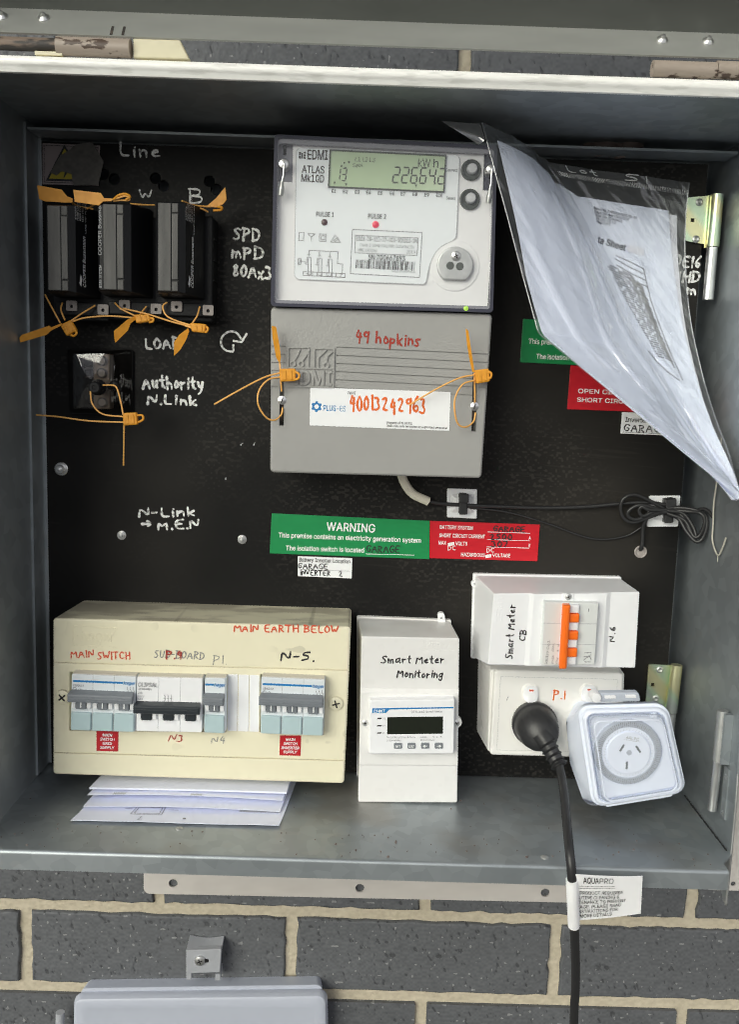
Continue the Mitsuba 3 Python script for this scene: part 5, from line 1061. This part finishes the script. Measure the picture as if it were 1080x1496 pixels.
tm = thing('outlet_timer', 'white mechanical timer with socket under a clear weatherproof lid, plugged in at lower right', 'timer')
TF = [(179.33,108.34),(252.33,112.73),(274.59,37.12),(197.84,21.15)]
rT = 9
back = [(188.98,92.61),(252.68,90.72),(255.96,46.45),(192.04,44.46)]
put('case', loft([at_w(ring(back, 8), 38), at_w(ring([(177.00,90.01),(256.96,92.51),(264.99,35.36),(185.38,34.17)], 10), 62), at_w(ring([(176.51,96.16),(256.13,99.88),(271.71,22.37),(193.24,11.70)], 11), 82), at_w(ring(inset(TF, -1.5), 11), 95), at_w(ring(inset(TF, -1.5), 11), 100), at_w(ring(inset(TF, .6), 10), 101)]), 'timer_white', tm, smooth=35)
put('lid_frame', loft([at_w(ring(inset(TF, .8), rT), 101.3), at_w(ring(inset(TF, .8), rT), 104), at_w(ring(inset(TF, 1.6), rT), 105.4), at_w(ring(inset(TF, 3), rT), 106), at_w(ring(inset(TF, 4.2), rT - 2), 105.2), at_w(ring(inset(TF, 4.6), rT - 2), 101.3)], cap0=False, cap1=False), 'timer_white', tm, smooth=35)
put('face', block(inset(TF, 6), 100, 103, 6, 1), 'timer_white', tm, smooth=30)
lidm = loft([at_w(ring(inset(TF, 5.0), rT - 1), 103.2), at_w(ring(inset(TF, 5.6), rT - 2), 110), at_w(ring(inset(TF, 7.0), rT - 2), 112.4), at_w(ring(inset(TF, 9), rT - 3), 113)], cap0=False)
put('clear_lid', lidm, 'clear_pane', tm, smooth=35)
put('lid_bead', loft([at_w(ring(inset(TF, 8.2), rT - 3), 112.9), at_w(ring(inset(TF, 8.8), rT - 3), 113.8), at_w(ring(inset(TF, 9.4), rT - 3), 112.9)], cap0=False, cap1=False), 'clear_pane', tm, smooth=35)
for d_, w_ in ((5.2, 106.2), (7.4, 112.6)):  # solid lines painting the refraction and highlight along the clear lid edge
    put('lid_edge_glint', loft([at_w(ring(inset(TF, d_), rT - 2), w_ - .5), at_w(ring(inset(TF, d_ + .35), rT - 2), w_ + .5), at_w(ring(inset(TF, d_ + .9), rT - 2), w_ + .5), at_w(ring(inset(TF, d_ + 1.2), rT - 2), w_ - .5)], cap0=False, cap1=False), 'refraction_tint' if d_ < 6 else 'timer_white', tm, smooth=40)
dc = np.array((221.81,72.29))
tilt = math.radians(-9)
dial = put('dial', turned(dc, [(28.6, 102), (28.6, 105), (27.6, 106.2), (22.6, 106.6), (22.2, 105.6)], 60), 'timer_grey', tm, smooth=30)
put('dial_ring', turned(dc, [(22.2, 102), (22.2, 106.0), (19, 106.2), (18.8, 105.8)], 48), 'timer_white', dial, smooth=30)
put('socket_face', turned(dc, [(18.6, 102), (18.6, 107.0), (18, 107.5), (.01, 107.5)], 48), 'timer_white', dial, smooth=30)
tick = [bar(dc + r0 * np.array([math.cos(a), math.sin(a)]), dc + r1 * np.array([math.cos(a), math.sin(a)]), .3) for a in np.arange(96) * math.pi / 48 for r0, r1 in ((23.2, 27.2),)]
put('tick', flat(unary_union(tick), 106.75), 'print_grey', dial, kind='stuff')
tick = [bar(dc + 19.4 * np.array([math.cos(a), math.sin(a)]), dc + 20.8 * np.array([math.cos(a), math.sin(a)]), .35) for a in np.arange(48) * math.pi / 24]
put('hour_mark', flat(unary_union(tick), 106.4), 'print_pale', dial, kind='stuff')
def dl(p, a):  # point on the dial turned with the timer
    x, y = p; ca, sa = math.cos(tilt), math.sin(tilt)
    return dc + np.array([x * ca - y * sa, x * sa + y * ca])
for c, a in (((-6.6, 3.6), -28), ((7.0, 5.0), 36), ((.8, -10.6), 2)):
    a = math.radians(a); d = np.array([math.sin(-a), math.cos(a)]) * 3.4 if False else np.array([math.sin(math.radians(-0) + (-a)), math.cos(a)]) * 3.4
    put('socket_slot', flat(bar(dl(c, 0) - d, dl(c, 0) + d, 1.7), 107.8), 'toggle_grey', dial)
put('fuse_cap', turned(dl((.2, .6), 0), [(2.3, 107.4), (2.2, 108), (.01, 108.1)], 18), 'timer_grey', dial, smooth=40)
put('logo', tx('ARLEC', dl((-5.6, 12.0), 0), dl((5.8, 12.2), 0), 2.6, 107.8, True), 'print_pale', dial)
put('logo_line', lines([[tuple(dl((-7, 11.2), 0)), tuple(dl((7.2, 11.4), 0))]], .35, 107.8), 'print_pale', dial)
put('indicator', turned((241.89,104.14), [(3.2, 102), (3.2, 104.6), (2, 106), (.01, 106.2)], 18), 'timer_white', tm, smooth=40)
hq = [(194.68,122.78),(227.81,124.12),(230.12,116.16),(195.81,114.49)]
k = put('lid_hinge', block(hq, 97, 104, 2, 1.4), 'timer_grey', tm, smooth=30)
for Q in (sub(hq, .12, .25, .40, .6), sub(hq, .64, .2, .9, .55)): put('hinge_tongue', block(Q, 103, 105, .6, .5), 'bright_white_plastic', k, smooth=30)
put('latch_knob', turned((191.86,118.94), [(4.6, 96), (4.6, 105), (3.8, 106.4), (.01, 106.8)], 22), 'bright_white_plastic', tm, smooth=40)
put('lid_lip', block([(205.84,26.40),(262.09,37.98),(263.01,33.71),(207.30,22.14)], 99, 104.6, 1.4, 1), 'timer_white', tm, smooth=30)

# ------------------------------------------------------------------ papers lying on the cabinet floor
def floor_sheet(fl, fr, br, bl2, lift, name, lab, mat='paper', grp='papers under the cream switchboard', t=.35):
    """corners (u, w), lift: height (mm) at front as a function of s, at back"""
    k = thing(name, lab, 'paper', grp)
    nu, nv = 16, 8
    P = np.zeros((nv, nu, 3))
    for i, tt in enumerate(np.linspace(0, 1, nv)):
        for j, s in enumerate(np.linspace(0, 1, nu)):
            q = (np.array(bl2) * (1 - s) + np.array(br) * s) * (1 - tt) + (np.array(fl) * (1 - s) + np.array(fr) * s) * tt
            P[i, j] = (q[0], lift(s, tt), q[1])
    m = sheet(P, t)
    N = m[2] if m[2][..., 1].mean() > 0 else -m[2]
    put('sheet', m[:2], mat, k, smooth=35)
    return k, P, N
k1, P1, N1 = floor_sheet((-244.3, 115), (-69.5, 114), (-60, 2), (-232, 2), lambda s, t: .6 + .4 * math.sin(s * 5) ** 2 + 1.3 * (t > .93), 'plan_sheet', 'lowest white sheet under the cream switchboard with a small printed diagram')
def on_floor(m, P, N, W_, H_): return warp(m, P, N, W_, H_, .5)
dgm = lines([[(45, -83), (69, -83), (70, -98), (44, -98), (45, -83)], [(47, -85), (67, -85), (67.5, -96), (46.5, -96), (47, -85)], [(36, -88), (42, -88)], [(73, -88), (82, -88)], [(55, -102), (54, -110), (57, -110)]], .5, 0)
put('diagram', on_floor(dgm, P1, N1, 172, 113), 'print_grey', k1)
put('print_block', on_floor(flat(sbox(133, -88, 168, -80), 0), P1, N1, 172, 113), 'print_pale', k1)
put('hole_mark', on_floor(flat(Point(91, -104).buffer(1.4), 0), P1, N1, 172, 113), 'print_grey', k1)
def lift2(b, a, c): return lambda s, t: b + a * math.sin(min(1, max(0, s)) * math.pi) * t + c * t * t
floor_sheet((-241, 92), (-71, 91), (-63, 2), (-230, 2), lambda s, t: 5.2 + 2.0 * math.sin(s * 3.1) * t - 2.2 * t, 'folded_letter', 'thin folded white sheet, third from the top of the paper pile')
floor_sheet((-236, 78), (-74, 83), (-66, 2), (-232, 2), lambda s, t: 2.6 + .8 * math.sin(s * 4) * t, 'folded_letter', 'creased white sheet just above the lowest sheet of the pile')
kk, P2, N2 = floor_sheet((-240, 82), (-70, 80), (-64, 2), (-230, 2), lambda s, t: 8.0 + 2.2 * math.sin(s * 3.1 + .2) * t + .6 * t, 'folded_letter', 'folded white sheet second from the top of the paper pile')
put('print_block', warp(flat(sbox(22, -80, 100, -76), 0), P2, N2, 172, 80, .4), 'print_pale', kk)
floor_sheet((-240, 76), (-67, 74), (-64, 2), (-230, 2), lambda s, t: 13.4 + .5 * math.sin(s * 3) - 1.0 * t, 'folded_letter', 'topmost white sheet of the pile directly under the cream switchboard', t=1.6)

# ------------------------------------------------------------------ grey box and clip below the cabinet
lb = thing('junction_box', 'grey plastic box fixed to the bricks below the cabinet', 'junction box')
LF = [(-288.45,-263.51),(-29.91,-251.83),(-24.08,-395.62),(-292.47,-410.05)]
cs = [tuple(p) for p in (np.array(LF) + [[4, 5], [-4, 5], [-4, 0], [4, 0]])]
put('case', block(cs, WALL, -34, 6, 1.5, qb=[tuple(p) for p in (np.array(cs) + [[2, -1], [-2, -1], [-2, 0], [2, 0]])]), 'lower_box_grey', lb, smooth=30)
put('door', loft([at_w(ring(inset(LF, -1), 9), -34), at_w(ring(inset(LF, -1.4), 9), -32.6), at_w(ring(inset(LF, -1), 9), -28), at_w(ring(inset(LF, .6), 8), -24.5), at_w(ring(inset(LF, 3), 7), -23.2), at_w(ring(inset(LF, 11), 6), -22), at_w(ring(inset(LF, 13.5), 5), -23.6)]), 'lower_box_grey', lb, smooth=35)
put('hinge', tube([(-305.34,-284.47,-32),(-306.77,-333.10,-32)], 4.5, 14, smooth=False), 'clip_grey', lb, smooth=40)
cp = thing('pipe_clip', 'small grey saddle clip screwed to the bricks above the grey box', 'clip')
cq = [(-174.62,-209.84),(-138.50,-207.21),(-139.66,-233.21),(-174.50,-235.81)]
put('front_plate', block(cq, -36, -30, 1, .8), 'clip_grey', cp, smooth=30)
cqa = np.array(cq)
prof = [(-50, 0), (-50, 3.4), (-30, 0), (-30, -3.5)]
cw_ = [np.linspace(cqa[0][0], cqa[1][0], 9)]
sad = [[(u, cqa[0][1] + dv - (1.0 * math.sin((u - cqa[0][0]) / (cqa[1][0] - cqa[0][0]) * math.pi) * 2.4), w) for u in cw_[0]] for w, dv in ((-49.5, 4.0), (-40, 2.2), (-30.5, 0))]
put('saddle', sheet(np.array(sad), 2.0)[:2], 'clip_grey', cp, smooth=35)
for a_ in (cqa[3][0], cqa[2][0] - 5): put('foot', simple(a_, a_ + 5, cqa[3][1] - 7, cqa[3][1], -49.5, -31), 'clip_grey', cp)
c = (-160.34,-220.16)
put('slot', flat(LineString([(c[0], c[1]), (c[0] + 7, c[1] - .3)]).buffer(2.0), -29.7), 'dark_void', cp)
screw_head('screw', c, -29.6, 5.4, cp, 'screw_steel', cross=1)

# ------------------------------------------------------------------ clear document sleeve with papers
L_ = [(75.26,575.92,88),(124.17,415.21,112),(287.23,292.77,126)]
M_ = [(137.67,560.50,30),(159.38,531.77,32),(189.48,482.98,32),(217.08,427.16,36),(245.10,383.10,46),(267.45,339.92,68),(281.34,310.73,96),(288.13,293.22,125)]
R_ = [(266.03,552.74,12),(265.13,522.65,13),(267.14,481.80,15),(274.74,434.77,18),(282.96,393.21,30),(290.06,352.70,54),(292.46,321.61,88),(289.42,295.31,124)]
def dense(P, n, sm=True):
    P = np.asarray(P, float)
    s = spline(P, 12) if sm else P; d = np.r_[0, np.cumsum(np.linalg.norm(np.diff(s, axis=0), axis=1))]
    return np.column_stack([np.interp(np.linspace(0, 1, n), np.linspace(0, 1, len(s)), s[:, k]) for k in range(3)])
NT, NS = 140, 121
Ld, Md, Rd = dense(L_, NT, False), dense(M_, NT), dense(R_, NT)
S = np.linspace(0, 1, NS)
def sleeve_surface(bulge=1.0, wr=1.0):
    P = np.zeros((NT, NS, 3))
    for i in range(NT):
        t = i / (NT - 1)
        l, m, r = Ld[i], Md[i], Rd[i]
        for j, s in enumerate(S):
            # two flat flanks meeting in a rounded valley
            a = 0.5
            if s < a: p = l + (m - l) * (s / a)
            else: p = m + (r - m) * ((s - a) / (1 - a))
            d = abs(s - a)
            rd = math.exp(-(d / .05) ** 2)
            p = p + np.array([0, 0, 3.0 * rd * (1 - t) ** .5 + 9 * bulge * math.sin(math.pi * min(1, s / a)) * (1 - .6 * t) * (s < a)])
            P[i, j] = p
    q = P.reshape(-1, 3)
    P[..., 2] += .55 * wr ** 1.6 * ((meshkit.fbm(np.column_stack([q[:, 0] * .045 + q[:, 1] * .03, q[:, 1] * .012 - q[:, 0] * .010, q[:, 0] * 0]), 3) - .5) * 5.5).reshape(NT, NS)
    # creases pressed into the sleeve
    st = np.stack(np.meshgrid(S * 270, np.linspace(0, 1, NT) * 300), -1).reshape(-1, 2)
    from shapely import points, distance
    for pts, hgt, wd in (([(.36, .16), (.33, .40), (.30, .62)], 2.2, 4.0), ([(.10, .30), (.16, .44), (.20, .58)], 1.8, 5.0), ([(.34, .50), (.30, .56), (.31, .64), (.36, .60)], 2.4, 3.5), ([(.42, .22), (.44, .45), (.43, .72), (.46, .9)], 2.0, 4.5), ([(.58, .52), (.68, .60), (.80, .62)], 1.8, 4.5), ([(.56, .66), (.58, .78), (.57, .92)], -2.2, 4.0), ([(.18, .72), (.30, .80), (.40, .93)], 1.6, 5.0)):
        d = distance(points(st), LineString([(a * 270, b * 300) for a, b in pts]))
        P[..., 2] += wr * (hgt * np.exp(-(d / wd) ** 2)).reshape(NT, NS)
    return P
SP = sleeve_surface(wr=1.25)
SQ = sleeve_surface(wr=.45); SQ[..., 2] = np.minimum(SQ[..., 2], SP[..., 2])
ds_ = thing('document_sleeve', 'clear plastic sleeve full of papers, curling forward at the upper right', 'document sleeve')
m = sheet(SP, .2); NN = m[2]; NQ = sheet(SQ, .2)[2]
def patch(i0, i1, j0, j1, off): return (SP + NN * off)[i0:i1, j0:j1]
idx = np.arange(NT * NS).reshape(NT, NS)
q = np.stack([idx[:-1, :-1], idx[:-1, 1:], idx[1:, 1:], idx[1:, :-1]], -1).reshape(-1, 4)
wq = (SP.reshape(-1, 3))
wk = meshkit.fbm(np.column_stack([wq[:, 0] * .13 + wq[:, 1] * .10, wq[:, 1] * .035 - wq[:, 0] * .03, wq[:, 0] * 0 + 4]), 2).reshape(NT, NS, 1)
put('front_film', ((SP + NN * (1.2 + 2.2 * wk)).reshape(-1, 3), np.vstack([q[:, [0, 2, 1]], q[:, [0, 3, 2]]])), 'sleeve_film', ds_, smooth=True)
put('hem', tube([SP[i, NS - 1] + NN[i, NS - 1] * 1.2 for i in range(0, NT, 5)], .7, 6), 'sleeve_film', ds_, smooth=60)
put('hem', tube([SP[i, 0] + NN[i, 0] * 1.2 for i in range(0, NT, 5)], .7, 6), 'sleeve_film', ds_, smooth=60)
# strip with fine teeth along the top
zt = []
for n_, s in enumerate(np.linspace(.52, .985, 74)):
    j = s * (NS - 1); j0 = int(j); x = j - j0
    a = SP[2, j0] * (1 - x) + SP[2, min(j0 + 1, NS - 1)] * x; b = SP[10, j0] * (1 - x) + SP[10, min(j0 + 1, NS - 1)] * x
    o = np.array([0, 0, 2.0]); d = (b - a) * .32
    zt.append(tube([a + d + o, a + d * 2.1 + o], .32, 4, smooth=False))
put('perforated_strip', join(*zt), 'print_pale', ds_, kind='stuff')
put('handwriting', warp(join(hw('Lot', (148, -9), (178, -9), 7, 0, 1.3), hw('51', (204, -9), (226, -9), 8, 0, 1.5)), SP, NN, 268, 290, 4.0), 'print_pale', ds_)
tipq = np.array([[(44.28,577.21,86),(74.74,575.65,88),(78.86,563.26,90),(74.43,560.01,88)]][0])
put('top_flap', sheet(np.array([[bl(tipq, s, t) for s in np.linspace(0, 1, 5)] for t in (0, .5, 1)]), .2)[:2], 'sleeve_film', ds_, smooth=40)
# papers inside
def inner_sheet(i0, i1, s0f, s1f, off, name, lab, mat, lift=.09):
    k = thing(name, lab, 'paper', 'papers inside the clear sleeve')
    rows = np.linspace(i0, i1, 96); P = np.zeros((96, 100, 3))
    A = SQ + NQ * off
    for a, ri in enumerate(rows):
        i = min(int(ri), NT - 2); y = ri - i
        s0, s1 = s0f(ri / (NT - 1)), s1f(ri / (NT - 1))
        for b, s in enumerate(np.linspace(s0, s1, 100)):
            # the folded half of the sheet reaches higher than the half that faces out
            lo = i0 / (NT - 1) - lift * float(np.clip((.56 - s) / .2, 0, 1)) ** .6
            tt = lo + (ri - i0) / (i1 - i0) * (i1 / (NT - 1) - lo)
            i = min(int(tt * (NT - 1)), NT - 2); y = tt * (NT - 1) - i
            j = min(int(s * (NS - 1)), NS - 2); x = s * (NS - 1) - j
            P[a, b] = (A[i, j] * (1 - x) + A[i, j + 1] * x) * (1 - y) + (A[i + 1, j] * (1 - x) + A[i + 1, j + 1] * x) * y
    mm = sheet(P, .3)
    put('sheet', mm[:2], mat, k, smooth=40)
    return k, P, mm[2]
TOPR = (NT - 1) * .118
kd, PD, ND = inner_sheet(TOPR, NT - 2.2, lambda t: .36, lambda t: .965 - .07 * max(0, .5 - t), -4.5, 'data_sheet', 'printed data sheet facing out in the right half of the clear sleeve', 'sleeve_paper')
inner_sheet(TOPR, NT - 2.2, lambda t: .022 + .22 * max(0, .42 - t), lambda t: .47 - .03 * math.sin(t * 6), -0.3, 'blank_page', 'blank white sheet in the folded left half of the clear sleeve', 'sleeve_paper')
inner_sheet(TOPR + 1.6, NT - 2.6, lambda t: .5, lambda t: .995 - .04 * max(0, .5 - t), -6.0, 'loose_page', 'second page showing as a thin margin behind the data sheet in the sleeve', 'paper_warm')
from scipy.interpolate import LinearNDInterpolator
_dep = LinearNDInterpolator(PD[..., :2].reshape(-1, 2), PD[..., 2].reshape(-1), fill_value=20.0)
def on_page(m, off=.9):
    v = np.array(m[0]); v[:, 2] = _dep(v[:, :2]) + off
    return v, m[1]
pgl = [(182.48,526.91),(221.95,520.45)]
pt_ = [tx('Report No. 200806240010701-R1', *[(182.52,526.34),(221.67,520.16)], 2.0, 0, True), tx('Inspection date 2024/03/28', *[(183.01,523.49),(214.34,518.48)], 2.0, 0, True), tx('Issue date 2024/04/11', *[(183.79,520.64),(208.51,516.56)], 2.0, 0, True), tx('Version 0.0.1.3', *[(184.58,517.79),(202.66,514.93)], 2.0, 0, True), tx('Page 1 of 3', *[(185.37,514.94),(198.02,513.05)], 2.0, 0, True),
       tx('ta Sheet', *[(186.59,498.24),(212.64,492.73)], 5.4, 0, True)]
put('lettering', on_page(join(*pt_)), 'print_black', kd)
put('crest', on_page(flat(Polygon([(214.63,498.29),(230.37,495.33),(230.21,489.54),(214.49,491.92)]), 0)), 'paper_warm', kd)
put('table', on_page(lines([[(204.05,488.42),(217.51,483.65),(230.45,478.27),(233.74,466.16),(237.79,452.26),(244.43,436.02),(255.55,409.14),(267.29,383.22)], [(263.97,383.12),(252.59,390.45),(242.31,399.57),(235.72,407.60)], [(203.65,485.52),(217.25,479.00),(231.39,473.66)], [(205.21,480.35),(218.22,473.81),(232.97,468.47)], [(208.04,474.06),(219.88,467.46),(234.56,463.27)]], .75, 0)), 'print_grey', kd)
rg = random.Random(11); tl = []
for i in range(36):
    f = i / 35
    e = np.array(bl([(233.02,459.74),(233.02,459.74),(260.94,392.54),(260.94,392.54)], 0, f)); g = np.array(bl([(193.65,481.08),(193.65,481.08),(243.19,403.72),(243.19,403.72)], 0, f)); mid = e * .5 + g * .5 + np.array([3.5, 2.5])
    c = spline([e, mid, g], 14)
    x = 0.04 + rg.random() * .12
    while x < .97:
        y = min(.97, x + rg.uniform(.10, .32)); a0, a1 = int(x * (len(c) - 1)), int(y * (len(c) - 1))
        if a1 > a0: tl.append(LineString(c[a0:a1 + 1]).buffer(.42, cap_style='flat'))
        x = y + .05
put('text_row', on_page(flat(unary_union(tl), 0)), 'print_grey', kd, kind='stuff')
put('fold_edge', tube([SP[i, NS // 2 - 4] + NN[i, NS // 2 - 4] * 1.8 for i in range(4, int(NT * .9), 4)], .7, 8), 'sleeve_film', ds_, smooth=60)

# ------------------------------------------------------------------ grit and dusty crumbs on the cabinet floor
rg = np.random.RandomState(4); gm = []
for i in range(130):
    u, w = rg.uniform(-295, 285), rg.choice([rg.uniform(5, 155), rg.uniform(118, 158)])
    r = rg.uniform(.25, .8) * (1.6 if rg.rand() < .1 else 1)
    b = trimesh.creation.icosphere(0, radius=r); v = np.array(b.vertices) * rg.uniform(.5, 1.4, 3)
    gm.append((v + [u, r * .35, w], np.array(b.faces)))
k = put('grit', join(*gm), 'foam_brown', kind='stuff', label='brown grit and dusty crumbs scattered on the galvanised cabinet floor')
labels[k]['category'] = 'grit'
